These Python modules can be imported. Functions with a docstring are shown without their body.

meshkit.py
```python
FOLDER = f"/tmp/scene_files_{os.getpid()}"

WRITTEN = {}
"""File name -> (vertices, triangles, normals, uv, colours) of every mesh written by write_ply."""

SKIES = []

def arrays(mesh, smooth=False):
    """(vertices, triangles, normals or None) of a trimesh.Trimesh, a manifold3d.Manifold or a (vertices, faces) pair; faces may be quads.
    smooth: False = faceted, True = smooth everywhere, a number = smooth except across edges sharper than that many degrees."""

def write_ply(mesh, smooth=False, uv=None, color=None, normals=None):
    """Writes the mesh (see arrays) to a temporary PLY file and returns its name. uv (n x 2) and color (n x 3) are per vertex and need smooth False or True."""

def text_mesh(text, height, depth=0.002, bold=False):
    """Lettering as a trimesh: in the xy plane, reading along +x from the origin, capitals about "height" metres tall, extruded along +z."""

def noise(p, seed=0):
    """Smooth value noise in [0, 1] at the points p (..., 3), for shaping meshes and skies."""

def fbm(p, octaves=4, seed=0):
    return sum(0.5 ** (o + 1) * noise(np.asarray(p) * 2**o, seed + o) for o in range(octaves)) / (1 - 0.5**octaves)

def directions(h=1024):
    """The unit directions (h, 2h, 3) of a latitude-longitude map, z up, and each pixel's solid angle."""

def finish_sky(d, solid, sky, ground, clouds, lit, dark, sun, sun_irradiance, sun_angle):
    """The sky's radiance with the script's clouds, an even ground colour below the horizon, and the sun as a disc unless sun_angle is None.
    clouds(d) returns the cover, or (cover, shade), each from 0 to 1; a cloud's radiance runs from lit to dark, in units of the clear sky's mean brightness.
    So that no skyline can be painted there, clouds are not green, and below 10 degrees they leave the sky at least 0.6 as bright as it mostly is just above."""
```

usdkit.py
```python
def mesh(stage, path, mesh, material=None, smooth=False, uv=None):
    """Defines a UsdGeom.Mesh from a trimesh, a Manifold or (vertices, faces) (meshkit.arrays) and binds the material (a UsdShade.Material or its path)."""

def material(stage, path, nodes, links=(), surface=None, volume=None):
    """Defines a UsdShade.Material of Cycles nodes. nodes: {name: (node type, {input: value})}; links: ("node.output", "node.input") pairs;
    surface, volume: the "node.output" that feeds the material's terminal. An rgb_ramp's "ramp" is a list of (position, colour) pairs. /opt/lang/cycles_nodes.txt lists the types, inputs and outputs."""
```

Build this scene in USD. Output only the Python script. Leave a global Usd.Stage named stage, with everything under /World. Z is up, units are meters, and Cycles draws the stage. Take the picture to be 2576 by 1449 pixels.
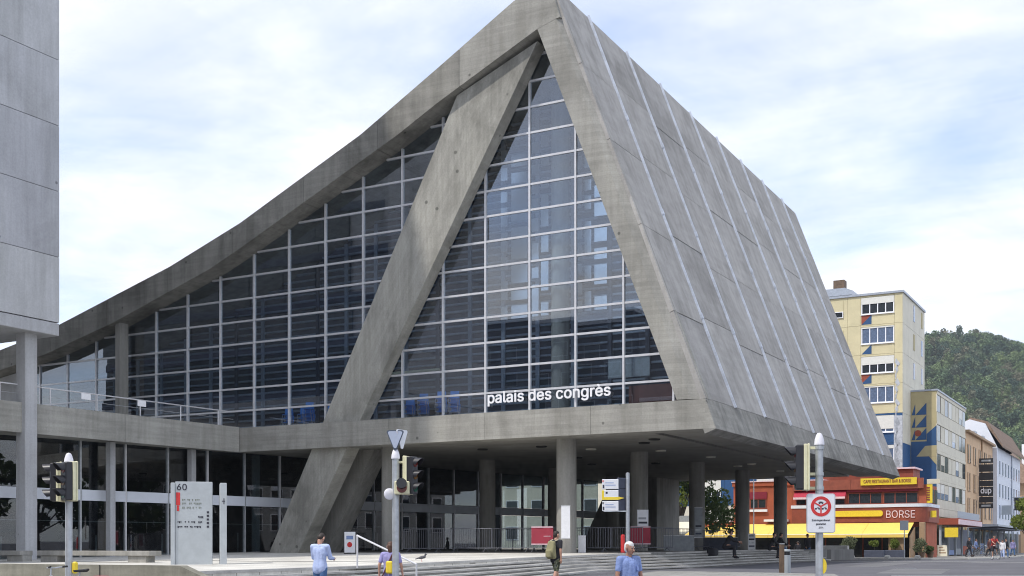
import math, random
import numpy as np
import trimesh, manifold3d, shapely
from shapely.geometry import Polygon, LineString, box as sbox
from shapely import affinity
from shapely.ops import unary_union
import usdkit, meshkit
from pxr import Usd, UsdGeom, UsdLux, UsdShade, Gf, Sdf, Vt

# ------------------------------------------------------------------ stage, camera, sky, sun
stage = Usd.Stage.CreateInMemory()
UsdGeom.SetStageUpAxis(stage, UsdGeom.Tokens.z)
UsdGeom.SetStageMetersPerUnit(stage, 1.0)
stage.DefinePrim('/World', 'Xform')
stage.DefinePrim('/World/Looks', 'Scope')

YAW = math.radians(28.88)
S, C = math.sin(YAW), math.cos(YAW)
EYE = 1.6
cam = UsdGeom.Camera.Define(stage, '/World/camera')
cam.AddTransformOp().Set(Gf.Matrix4d(C, S, 0, 0, 0, 0, 1, 0, S, -C, 0, 0, 0, 0, EYE, 1))
cam.CreateHorizontalApertureAttr(36.0)
cam.CreateVerticalApertureAttr(20.25)
cam.CreateFocalLengthAttr(36.0 * 3013 / 2576)
cam.CreateVerticalApertureOffsetAttr(36.0 * 653.5 / 2576)
cam.CreateClippingRangeAttr(Gf.Vec2f(0.1, 8000))
cam.CreateExposureAttr(0.12)

SUN_AZ = (-0.45, -0.89)
SUN_EL = math.radians(58)
_n = math.hypot(*SUN_AZ)
SUN_DIR = np.array([SUN_AZ[0] / _n * math.cos(SUN_EL), SUN_AZ[1] / _n * math.cos(SUN_EL), math.sin(SUN_EL)])
sky_mat = usdkit.material(stage, '/World/Looks/sky_dome', {
    'tc': ('texture_coordinate', {}),
    'sky': ('sky_texture', {'sky_type': 'single_scattering', 'sun_disc': False, 'sun_elevation': SUN_EL,
                            'sun_rotation': math.atan2(SUN_AZ[0], SUN_AZ[1]), 'altitude': 450.0, 'air_density': 1.0, 'aerosol_density': 1.2}),
    'sep': ('separate_xyz', {}),
    'zz': ('math', {'math_type': 'maximum', 'value2': 0.0}),
    'za': ('math', {'math_type': 'add', 'value2': 0.16}),
    'px': ('math', {'math_type': 'divide'}),
    'py': ('math', {'math_type': 'divide'}),
    'cmb': ('combine_xyz', {'z': 0.0}),
    'map1': ('mapping', {'rotation': (0, 0, math.radians(-35)), 'scale': (0.34, 1.15, 1.0), 'location': (8.3, 5.42, 0.0)}),
    'n1': ('noise_texture', {'scale': 1.25, 'detail': 6.0, 'roughness': 0.55, 'distortion': 0.6}),
    'map2': ('mapping', {'scale': (1.0, 1.0, 1.0), 'location': (11.1, 7.4, 0.0)}),
    'n2': ('noise_texture', {'scale': 1.9, 'detail': 8.0, 'roughness': 0.52, 'distortion': 0.35}),
    'mixn': ('mix_float', {'fac': 0.5}),
    'cover': ('rgb_ramp', {'ramp': [(0.0, (0.2,) * 3), (0.38, (0.3,) * 3), (0.46, (0.62,) * 3), (0.56, (0.97,) * 3), (1.0, (1.0,) * 3)]}),
    'map3': ('mapping', {'scale': (1.0, 1.0, 1.0), 'location': (1.4, 9.2, 0.0)}),
    'n3': ('noise_texture', {'scale': 2.6, 'detail': 7.0, 'roughness': 0.55, 'distortion': 0.4}),
    'shade': ('rgb_ramp', {'ramp': [(0.0, (5.4, 5.75, 6.6)), (0.4, (6.0, 6.3, 7.05)), (0.53, (6.95, 7.1, 7.45)), (0.62, (7.45, 7.5, 7.6)), (1.0, (7.6, 7.6, 7.65))]}),
    'blue': ('mix', {'mix_type': 'multiply', 'fac': 1.0, 'color2': (1.22, 1.36, 1.6)}),
    'mx': ('mix', {'mix_type': 'mix'}),
    'bg': ('background_shader', {'strength': 0.15}),
}, [('tc.generated', 'sep.vector'), ('sep.z', 'zz.value1'), ('zz.value', 'za.value1'), ('sep.x', 'px.value1'), ('za.value', 'px.value2'),
    ('sep.y', 'py.value1'), ('za.value', 'py.value2'), ('px.value', 'cmb.x'), ('py.value', 'cmb.y'),
    ('cmb.vector', 'map1.vector'), ('map1.vector', 'n1.vector'), ('cmb.vector', 'map2.vector'), ('map2.vector', 'n2.vector'),
    ('n1.fac', 'mixn.a'), ('n2.fac', 'mixn.b'), ('mixn.result', 'cover.fac'),
    ('cmb.vector', 'map3.vector'), ('map3.vector', 'n3.vector'), ('n3.fac', 'shade.fac'),
    ('cover.color', 'mx.fac'), ('sky.color', 'blue.color1'), ('blue.color', 'mx.color1'), ('shade.color', 'mx.color2'), ('mx.color', 'bg.color')], surface='bg.background')
dome = UsdLux.DomeLight.Define(stage, '/World/sky')
UsdShade.MaterialBindingAPI.Apply(dome.GetPrim()).Bind(sky_mat)
dome.GetPrim().SetCustomDataByKey('kind', 'structure')
dome.GetPrim().SetCustomDataByKey('label', 'bright white cloudy sky with a few pale blue gaps')
sun = UsdLux.DistantLight.Define(stage, '/World/sun')
sun.CreateIntensityAttr(0.75)
sun.CreateAngleAttr(1.0)
sun.CreateNormalizeAttr(True)
sun.CreateColorAttr(Gf.Vec3f(1.0, 0.95, 0.88))
_z = Gf.Vec3d(*map(float, SUN_DIR)); _x = Gf.Cross(Gf.Vec3d(0, 0, 1), _z).GetNormalized(); _y = Gf.Cross(_z, _x)
sun.AddTransformOp().Set(Gf.Matrix4d(*_x, 0, *_y, 0, *_z, 0, 0, 0, 100, 1))

# ------------------------------------------------------------------ helpers: shapes, prims, materials
rng = random.Random(7)
_used = {}


def numbered(parent, name):
    k = (parent, name)
    _used[k] = _used.get(k, -1) + 1
    return f'{parent}/{name}' if _used[k] == 0 else f'{parent}/{name}_{_used[k]:03d}'


def tag(prim, label=None, cat=None, group=None, kind=None):
    p = prim.GetPrim() if hasattr(prim, 'GetPrim') else prim
    for k, v in (('label', label), ('category', cat), ('group', group), ('kind', kind)):
        if v:
            p.SetCustomDataByKey(k, v)
    return p


def thing(name, label, cat, loc=(0, 0, 0), rz=0.0, group=None):
    x = UsdGeom.Xform.Define(stage, numbered('/World', name))
    x.AddTranslateOp().Set(Gf.Vec3d(*map(float, loc)))
    x.AddRotateZOp().Set(float(math.degrees(rz)))
    return tag(x, label, cat, group)


def dup(src, loc, rz=0.0, label=None, group=None):
    name = src.GetName().rstrip('0123456789').rstrip('_')
    was = src.GetCustomData()
    x = UsdGeom.Xform.Define(stage, numbered('/World', name))
    x.GetPrim().GetReferences().AddInternalReference(src.GetPath())
    x.ClearXformOpOrder()
    x.AddTranslateOp().Set(Gf.Vec3d(*map(float, loc)))
    x.AddRotateZOp().Set(float(math.degrees(rz)))
    x.GetPrim().SetInstanceable(True)
    return tag(x, label or was['label'], was['category'], group or was.get('group'))


def obj(name, mesh, mat, parent=None, smooth=False, kind=None, label=None):
    base = '/World' if parent is None else str((parent.GetPrim() if hasattr(parent, 'GetPrim') else parent).GetPath())
    if isinstance(mesh, (list,)):
        mesh = trimesh.util.concatenate(mesh)
    m = usdkit.mesh(stage, numbered(base, name), mesh, mat, smooth)
    return tag(m, label=label, kind=kind)


def bx(x0, x1, y0, y1, z0, z1):
    b = trimesh.creation.box((x1 - x0, y1 - y0, z1 - z0))
    b.apply_translation(((x0 + x1) / 2, (y0 + y1) / 2, (z0 + z1) / 2))
    return b


def cbx(x0, x1, y0, y1, z0, z1, c=0.02):
    """box with chamfered edges"""
    pts = []
    for sx in (0, 1):
        for sy in (0, 1):
            for sz in (0, 1):
                p = np.array([x1 if sx else x0, y1 if sy else y0, z1 if sz else z0], float)
                d = np.array([-1 if sx else 1, -1 if sy else 1, -1 if sz else 1]) * c
                for k in range(3):
                    q = p + d
                    q[k] = p[k]
                    pts.append(q)
    return trimesh.convex.convex_hull(np.array(pts))


def rot(m, rz=0.0, loc=(0, 0, 0), rx=0.0, ry=0.0):
    m = m.copy()
    T = trimesh.transformations
    if rx:
        m.apply_transform(T.rotation_matrix(rx, (1, 0, 0)))
    if ry:
        m.apply_transform(T.rotation_matrix(ry, (0, 1, 0)))
    if rz:
        m.apply_transform(T.rotation_matrix(rz, (0, 0, 1)))
    m.apply_translation(loc)
    return m


def bar(p0, p1, r0, r1=None, n=10):
    p0, p1 = np.asarray(p0, float), np.asarray(p1, float)
    r1 = r0 if r1 is None else r1
    d = p1 - p0
    L = np.linalg.norm(d)
    d = d / L
    a = np.cross(d, (0, 0, 1.0) if abs(d[2]) < 0.9 else (1.0, 0, 0))
    a /= np.linalg.norm(a)
    b = np.cross(d, a)
    t = np.linspace(0, 2 * np.pi, n, endpoint=False)
    ring = np.cos(t)[:, None] * a + np.sin(t)[:, None] * b
    v = np.vstack([p0 + ring * r0, p1 + ring * r1, [p0], [p1]])
    f = []
    for i in range(n):
        j = (i + 1) % n
        f += [[i, n + i, n + j], [i, n + j, j], [2 * n, i, j], [2 * n + 1, n + j, n + i]]
    m = trimesh.Trimesh(v, f, process=False)
    m.fix_normals()
    return m


def beam(p0, p1, w, h):
    """rectangular bar from p0 to p1, w horizontal, h the other way"""
    p0, p1 = np.asarray(p0, float), np.asarray(p1, float)
    d = (p1 - p0) / np.linalg.norm(p1 - p0)
    a = np.cross(d, (0, 0, 1.0)) if abs(d[2]) < 0.99 else np.array([1.0, 0, 0])
    a /= np.linalg.norm(a)
    b = np.cross(a, d)
    v = [p + sa * a * w / 2 + sb * b * h / 2 for p in (p0, p1) for sa in (-1, 1) for sb in (-1, 1)]
    return trimesh.convex.convex_hull(np.array(v))


def lathe(profile, n=20, loc=(0, 0, 0)):
    """profile: (radius, z) pairs"""
    m = trimesh.creation.revolve(np.array(profile, float), sections=n)
    m.apply_translation(loc)
    return m


def prism_xy(poly, z0, z1):
    out = []
    for g in getattr(poly, 'geoms', [poly]):
        if g.area < 1e-6 or g.geom_type != 'Polygon':
            continue
        m = trimesh.creation.extrude_polygon(g, z1 - z0, engine='earcut')
        m.apply_translation((0, 0, z0))
        out.append(m)
    return trimesh.util.concatenate(out)


def prism_xz(poly, y0, y1):
    """polygon of (x, z), extruded along y"""
    if not hasattr(poly, 'area'):
        poly = Polygon(poly)
    m = prism_xy(poly, 0, y1 - y0)
    v = m.vertices.copy()
    m.vertices = np.stack([v[:, 0], y1 - v[:, 2], v[:, 1]], 1)
    m.fix_normals()
    return m


def prism_yz(poly, x0, x1):
    if not hasattr(poly, 'area'):
        poly = Polygon(poly)
    m = prism_xy(poly, 0, x1 - x0)
    v = m.vertices.copy()
    m.vertices = np.stack([x0 + v[:, 2], v[:, 0], v[:, 1]], 1)
    m.fix_normals()
    return m


def hull(pts):
    return trimesh.convex.convex_hull(np.array(pts, float))


def text(s, height, depth=0.01, bold=False):
    return meshkit.text_mesh(s, height, depth, bold)


def P(px, dist):
    """ground position at a bearing measured in the photograph and a distance in metres"""
    u = (px - 1288) / 3013
    return dist * (-S + C * u), dist * (C + S * u)


def mat(name, nodes, links, surface):
    return usdkit.material(stage, '/World/Looks/' + name, nodes, links, surface=surface)


def plain(name, col, rough=0.6, metal=0.0, var=0.12, scale=6.0, spec=0.5, coat=0.0, bump=0.0):
    lo, hi = tuple(c * (1 - var) for c in col), tuple(min(1, c * (1 + var)) for c in col)
    nodes = {'g': ('geometry', {}), 'n': ('noise_texture', {'scale': scale, 'detail': 5.0, 'roughness': 0.6}),
             'r': ('rgb_ramp', {'ramp': [(0.0, lo), (0.35, lo), (0.65, hi), (1.0, hi)]}),
             'p': ('principled_bsdf', {'roughness': rough, 'metallic': metal, 'specular_ior_level': spec, 'coat_weight': coat})}
    links = [('g.position', 'n.vector'), ('n.fac', 'r.fac'), ('r.color', 'p.base_color')]
    if bump:
        nodes['b'] = ('bump', {'strength': bump, 'distance': 0.02})
        nodes['n9'] = ('noise_texture', {'scale': scale * 6, 'detail': 4.0})
        links += [('g.position', 'n9.vector'), ('n9.fac', 'b.height'), ('b.normal', 'p.normal')]
    return mat(name, nodes, links, 'p.BSDF')


def concrete(name, col, grain=(0.5, 0.5, 7.0), rotation=(0, 0, 0), stain=0.75, streak=0.85, pits=1.0, rough=0.85, grain_amt=0.10, seed=0.0, slabs=None, planks=None):
    """board-marked weathered concrete: grain stretches along the boards, streaks run down"""
    k = lambda x: (x, x, x * 0.99)
    nodes = {
        'g': ('geometry', {}),
        'mb': ('mapping', {'scale': (0.4, 0.4, 0.28), 'location': (seed, seed * 2, 0)}),
        'nb': ('noise_texture', {'scale': 1.0, 'detail': 6.0, 'roughness': 0.62, 'distortion': 0.5}),
        'rb': ('rgb_ramp', {'ramp': [(0.0, k(stain)), (0.34, k(stain)), (0.52, (1, 1, 1)), (0.68, (1.1, 1.1, 1.09)), (1.0, (1.15, 1.15, 1.14))]}),
        'ms': ('mapping', {'scale': (2.2, 2.2, 0.14), 'location': (seed * 3, 0, 0)}),
        'ns': ('noise_texture', {'scale': 1.0, 'detail': 5.0, 'roughness': 0.6}),
        'rs': ('rgb_ramp', {'ramp': [(0.0, k(streak)), (0.38, k(streak)), (0.56, (1, 1, 1)), (1.0, (1.06, 1.06, 1.06))]}),
        'mg': ('mapping', {'scale': grain, 'rotation': rotation}),
        'ng': ('noise_texture', {'scale': 1.3, 'detail': 4.0, 'roughness': 0.5}),
        'rg': ('rgb_ramp', {'ramp': [(0.0, k(1 - grain_amt * 1.5)), (0.35, k(1 - grain_amt)), (0.65, k(1 + grain_amt)), (1.0, k(1 + grain_amt * 1.5))]}),
        'nf': ('noise_texture', {'scale': 14.0, 'detail': 6.0, 'roughness': 0.7}),
        'rf': ('rgb_ramp', {'ramp': [(0.0, k(0.85)), (0.4, k(0.95)), (0.6, k(1.05)), (1.0, k(1.12))]}),
        'vp': ('voronoi_texture', {'scale': 0.95, 'feature': 'f1'}),
        'rp': ('rgb_ramp', {'ramp': [(0.0, (0.4, 0.4, 0.4)), (0.05 * pits, (0.5, 0.5, 0.5)), (0.075 * pits + 0.001, (1, 1, 1)), (1.0, (1, 1, 1))]}),
        'm1': ('mix', {'mix_type': 'multiply', 'fac': 1.0, 'color1': col}), 'm2': ('mix', {'mix_type': 'multiply', 'fac': 1.0}),
        'm3': ('mix', {'mix_type': 'multiply', 'fac': 1.0}), 'm4': ('mix', {'mix_type': 'multiply', 'fac': 1.0}), 'm5': ('mix', {'mix_type': 'multiply', 'fac': 1.0 if pits else 0.0}),
        'b': ('bump', {'strength': 0.35, 'distance': 0.02}),
        'p': ('principled_bsdf', {'roughness': rough, 'specular_ior_level': 0.3}),
    }
    links = [('g.position', f'{m}.vector') for m in ('mb', 'ms', 'mg', 'nf', 'vp')]
    links += [('mb.vector', 'nb.vector'), ('ms.vector', 'ns.vector'), ('mg.vector', 'ng.vector'), ('nb.fac', 'rb.fac'), ('ns.fac', 'rs.fac'), ('ng.fac', 'rg.fac'), ('nf.fac', 'rf.fac'),
              ('vp.distance', 'rp.fac'), ('rb.color', 'm1.color2'), ('m1.color', 'm2.color1'), ('rs.color', 'm2.color2'), ('m2.color', 'm3.color1'), ('rg.color', 'm3.color2'),
              ('m3.color', 'm4.color1'), ('rf.color', 'm4.color2'), ('m4.color', 'm5.color1'), ('rp.color', 'm5.color2'), ('m5.color', 'p.base_color'),
              ('ng.fac', 'b.height'), ('b.normal', 'p.normal')]
    if planks is not None:
        nodes['mk'] = ('mapping', {'rotation': (-math.pi / 2, 0, planks)})
        nodes['bk'] = ('brick_texture', {'scale': 1.0, 'brick_width': 2.7, 'row_height': 0.17, 'mortar_size': 0.008, 'mortar_smooth': 0.3, 'color1': (1.04, 1.04, 1.04), 'color2': (0.9, 0.9, 0.9), 'mortar': (0.84, 0.84, 0.84), 'offset': 0.37})
        nodes['m6'] = ('mix', {'mix_type': 'multiply', 'fac': 0.8})
        links = [l for l in links if l[1] != 'p.base_color'] + [('g.position', 'mk.vector'), ('mk.vector', 'bk.vector'), ('m5.color', 'm6.color1'), ('bk.color', 'm6.color2'), ('m6.color', 'p.base_color')]
    if slabs:
        nodes['mk'] = ('mapping', {'rotation': (0, 0, 0.03)})
        nodes['bk'] = ('brick_texture', {'scale': 1.0, 'brick_width': slabs[0], 'row_height': slabs[1], 'mortar_size': slabs[2], 'color1': (1, 1, 1), 'color2': (0.86, 0.86, 0.86), 'mortar': (0.5, 0.5, 0.49), 'offset': 0.5})
        nodes['m6'] = ('mix', {'mix_type': 'multiply', 'fac': 1.0})
        links = [l for l in links if l[1] != 'p.base_color'] + [('g.position', 'mk.vector'), ('mk.vector', 'bk.vector'), ('m5.color', 'm6.color1'), ('bk.color', 'm6.color2'), ('m6.color', 'p.base_color')]
    return mat(name, nodes, links, 'p.BSDF')


def pane_mat(name, tint, ior=1.9, wobble=0.0):
    nodes = {'t': ('transparent_bsdf', {'color': tint}), 'gl': ('glossy_bsdf', {'color': (0.95, 0.97, 1.0), 'roughness': 0.0}), 'f': ('fresnel', {'IOR': ior}), 'm': ('mix_closure', {}), 'ge': ('geometry', {}), 'fr': ('math', {'math_type': 'subtract', 'value1': 1.0}), 'fx': ('math', {'math_type': 'multiply'})}
    return mat(name, nodes, [('ge.backfacing', 'fr.value2'), ('fr.value', 'fx.value1'), ('f.fac', 'fx.value2'), ('fx.value', 'm.fac'), ('t.BSDF', 'm.closure1'), ('gl.BSDF', 'm.closure2')], 'm.closure')


def leaf_mat(name, a, b):
    nodes = {'g': ('geometry', {}), 'n': ('noise_texture', {'scale': 0.9, 'detail': 4.0}), 'w': ('white_noise_texture', {'dimensions': '1D'}),
             'av': ('mix_float', {'fac': 0.5}), 'r': ('rgb_ramp', {'ramp': [(0.2, a), (0.75, b)]}),
             'p': ('principled_bsdf', {'roughness': 0.55, 'specular_ior_level': 0.35}), 't': ('translucent_bsdf', {}), 'm': ('mix_closure', {'fac': 0.3})}
    return mat(name, nodes, [('g.position', 'n.vector'), ('g.random_per_island', 'w.w'), ('n.fac', 'av.a'), ('w.value', 'av.b'), ('av.result', 'r.fac'), ('r.color', 'p.base_color'),
                             ('r.color', 't.color'), ('p.BSDF', 'm.closure1'), ('t.BSDF', 'm.closure2')], 'm.closure')


M = {}
M['hall'] = concrete('hall_concrete', (0.335, 0.325, 0.3), grain=(0.3, 0.3, 6.5), stain=0.74, streak=0.84, grain_amt=0.05, planks=0.0)
M['fascia'] = concrete('fascia_concrete', (0.25, 0.242, 0.222), grain=(0.3, 0.3, 6.5), stain=0.64, streak=0.78, grain_amt=0.05, seed=10.0, planks=0.0)
M['leg'] = concrete('leg_concrete', (0.355, 0.345, 0.315), grain=(7.0, 1.0, 0.5), rotation=(0, math.radians(-28), 0), stain=0.62, streak=0.88, pits=1.25, grain_amt=0.07, planks=math.radians(-62), seed=3.1)
M['side'] = [concrete(f'side_concrete_{w}', c, grain=(0.4, 0.4, 3.0), stain=0.8, streak=0.84, pits=0.0, grain_amt=0.05, seed=sd) for w, c, sd in
             (('pale', (0.395, 0.38, 0.368), 5.0), ('mid', (0.38, 0.365, 0.354), 6.3), ('dark', (0.362, 0.348, 0.338), 7.9))]
M['band'] = concrete('stained_concrete', (0.285, 0.278, 0.26), grain=(0.4, 0.4, 4.0), stain=0.55, streak=0.7, pits=0.0, grain_amt=0.08, seed=1.7)
M['soffit'] = concrete('soffit_concrete', (0.3, 0.29, 0.268), grain=(0.3, 6.0, 0.5), stain=0.85, streak=0.95, pits=0.0, grain_amt=0.1)
M['tower'] = concrete('tower_concrete', (0.42, 0.425, 0.45), grain=(5.0, 5.0, 0.3), stain=0.85, streak=0.92, pits=0.9, grain_amt=0.045, seed=8.2)
M['tower_panel'] = [M['tower'], concrete('tower_concrete_dark', (0.385, 0.39, 0.42), grain=(5.0, 5.0, 0.3), stain=0.85, streak=0.92, pits=1.0, grain_amt=0.045, seed=9.6),
                    concrete('tower_concrete_pale', (0.45, 0.455, 0.475), grain=(5.0, 5.0, 0.3), stain=0.85, streak=0.92, pits=0.9, grain_amt=0.045, seed=11.4)]
M['terrace'] = concrete('terrace_concrete', (0.33, 0.322, 0.3), grain=(0.35, 0.35, 5.0), stain=0.78, streak=0.84, pits=0.0, seed=2.3)
M['column'] = concrete('column_concrete', (0.3, 0.292, 0.275), grain=(4.0, 4.0, 0.4), stain=0.8, streak=0.88, pits=0.0, seed=4.4)
M['wall'] = concrete('low_wall_concrete', (0.25, 0.24, 0.2), grain=(0.6, 0.6, 5.0), stain=0.72, streak=0.8, pits=0.0, seed=6.1)
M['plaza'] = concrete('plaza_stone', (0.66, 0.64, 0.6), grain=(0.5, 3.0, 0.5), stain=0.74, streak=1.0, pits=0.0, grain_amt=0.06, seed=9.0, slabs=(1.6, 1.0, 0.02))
M['under'] = concrete('shade_toned_paving', (0.2, 0.195, 0.19), grain=(0.5, 3.0, 0.5), stain=0.85, streak=1.0, pits=0.0, grain_amt=0.05, seed=12.0, slabs=(1.6, 1.0, 0.02))  # darker copy of the plaza stone, with the shade under the hall in its colour
M['step'] = [concrete(f'step_stone_{w}', c, grain=(3.0, 0.6, 3.0), stain=0.72, streak=0.88, pits=0.0, grain_amt=0.08, seed=sd) for w, c, sd in
             (('pale', (0.44, 0.43, 0.42), 1.0), ('mid', (0.4, 0.39, 0.38), 2.0), ('dark', (0.3, 0.29, 0.28), 3.0))]
M['asphalt'] = concrete('asphalt', (0.12, 0.12, 0.138), grain=(0.4, 0.15, 1.0), stain=0.85, streak=1.0, pits=0.0, grain_amt=0.06, rough=0.9, seed=4.0)
M['asphalt_new'] = concrete('fresh_asphalt', (0.075, 0.075, 0.085), stain=0.85, streak=1.0, pits=0.0, grain_amt=0.06, rough=0.9, seed=14.0)
M['asphalt_old'] = concrete('worn_asphalt', (0.16, 0.16, 0.172), stain=0.85, streak=1.0, pits=0.0, grain_amt=0.06, rough=0.9, seed=15.0)
M['paving'] = concrete('pale_paving', (0.3, 0.295, 0.285), grain=(0.6, 0.6, 1.0), stain=0.85, streak=1.0, pits=0.0, grain_amt=0.05, seed=7.0, slabs=(0.9, 0.6, 0.015))
M['kerb'] = concrete('kerb_stone', (0.42, 0.41, 0.39), stain=0.85, streak=1.0, pits=0.0, seed=7.5)
M['paint'] = plain('road_paint', (0.6, 0.6, 0.58), 0.7, var=0.2, scale=4)
M['alu'] = plain('pale_metal_frame', (0.62, 0.62, 0.64), 0.4, 0.35, var=0.06)
M['rib'] = plain('rib_metal', (0.5, 0.54, 0.62), 0.4, 0.4, var=0.15, scale=3)
M['barrier'] = plain('barrier_steel', (0.17, 0.175, 0.2), 0.5, 0.5, var=0.12)
M['steel'] = plain('galvanised_steel', (0.46, 0.48, 0.5), 0.42, 0.6, var=0.12)
M['dark'] = plain('dark_recess', (0.02, 0.02, 0.02), 0.8)
M['dark_steel'] = plain('dark_blue_steel', (0.075, 0.085, 0.12), 0.5, 0.3)
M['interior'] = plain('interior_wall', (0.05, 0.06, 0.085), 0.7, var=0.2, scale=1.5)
M['floor_in'] = plain('hall_floor', (0.28, 0.25, 0.22), 0.4, var=0.2, scale=2)
M['slat'] = plain('interior_slat', (0.27, 0.31, 0.37), 0.4, 0.2, var=0.12)
M['panel'] = plain('pale_lattice_panel', (0.94, 0.95, 0.95), 0.24, 0.8, var=0.04)
M['glass'] = pane_mat('facade_glass', (0.8, 0.86, 0.91), 2.4)
M['glass2'] = pane_mat('ground_floor_glass', (0.55, 0.61, 0.63), 1.95)
M['white_render'] = plain('white_render', (0.66, 0.69, 0.75), 0.8, var=0.05, scale=0.8)
M['white'] = plain('white_paint', (0.8, 0.8, 0.82), 0.5, var=0.04)
M['black'] = plain('black_plastic', (0.018, 0.018, 0.022), 0.42, var=0.1)
M['cream'] = plain('cream_plastic', (0.66, 0.63, 0.42), 0.5, var=0.07)
M['banner'] = plain('banner_red', (0.32, 0.03, 0.055), 0.6, var=0.08, scale=3)
M['pane_dark'] = plain('dark_window_glass', (0.025, 0.03, 0.035), 0.08, var=0.2, spec=0.8)
M['brick_wall'] = plain('red_brown_brickwork', (0.16, 0.06, 0.045), 0.8, var=0.15, scale=1.0)
M['yellow'] = plain('yellow_paint', (0.78, 0.58, 0.04), 0.45, var=0.05)
M['red'] = plain('red_paint', (0.55, 0.03, 0.03), 0.5, var=0.08)
M['sign_white'] = plain('sign_white', (0.7, 0.71, 0.74), 0.4, var=0.03)
M['grey_sheet'] = plain('grey_sheet', (0.3, 0.32, 0.34), 0.6, var=0.1)


# ------------------------------------------------------------------ ground, plaza, stairs
def road(y):
    return EYE + np.interp(y, [10, 20, 27, 35, 42, 59, 75, 90, 104, 160, 400, 3000], [-1.6, -1.5, -1.4, -1.2, -0.93, -0.78, -0.78, -0.87, -0.92, -0.9, -0.5, 2.0])


def plz(y):
    return EYE + np.interp(y, [17, 30, 41, 47, 58, 90], [-0.6, -0.56, -0.34, -0.22, -0.13, -0.1])


def sheet(xs, ys, f):
    X, Y = np.meshgrid(xs, ys)
    v = np.stack([X.ravel(), Y.ravel(), np.vectorize(f)(X, Y).ravel()], 1)
    nx = len(xs)
    q = [[j * nx + i, j * nx + i + 1, (j + 1) * nx + i + 1, (j + 1) * nx + i] for j in range(len(ys) - 1) for i in range(nx - 1)]
    return (v, np.array(q))


gy = np.array([-300, -60, -20, 0, 10, 13, 16, 20, 23, 27, 31, 35, 38, 42, 50, 59, 75, 90, 104, 130, 160, 280, 400, 700, 1200, 3000.0])
gx = np.array([-2500, -600, -200, -60, -20, 0, 30, 100, 400, 1200, 2500.0])
obj('ground', sheet(gx, gy, lambda x, y: float(road(y))), M['asphalt'], kind='structure')

EDGE = [(-20.9, 21.0), (-21.8, 30.0), (-20.9, 41.0), (-19.6, 48.0), (-19.3, 60.0), (-19.3, 71.0)]


def zprism(poly, top, base, breaks):
    """flat-topped slab whose upper side follows top(y)"""
    out = []
    bs = sorted(breaks)
    for a, b in zip(bs[:-1], bs[1:]):
        cell = poly.intersection(sbox(-500, a, 500, b))
        for g in getattr(cell, 'geoms', [cell]):
            if g.geom_type != 'Polygon' or g.area < 1e-5:
                continue
            m = trimesh.creation.extrude_polygon(g, 1.0, engine='earcut')
            v = m.vertices.copy()
            v[:, 2] = np.where(v[:, 2] > 0.5, top(v[:, 1]), base(v[:, 1]))
            m.vertices = v
            out.append(m)
    return trimesh.util.concatenate(out)


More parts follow.
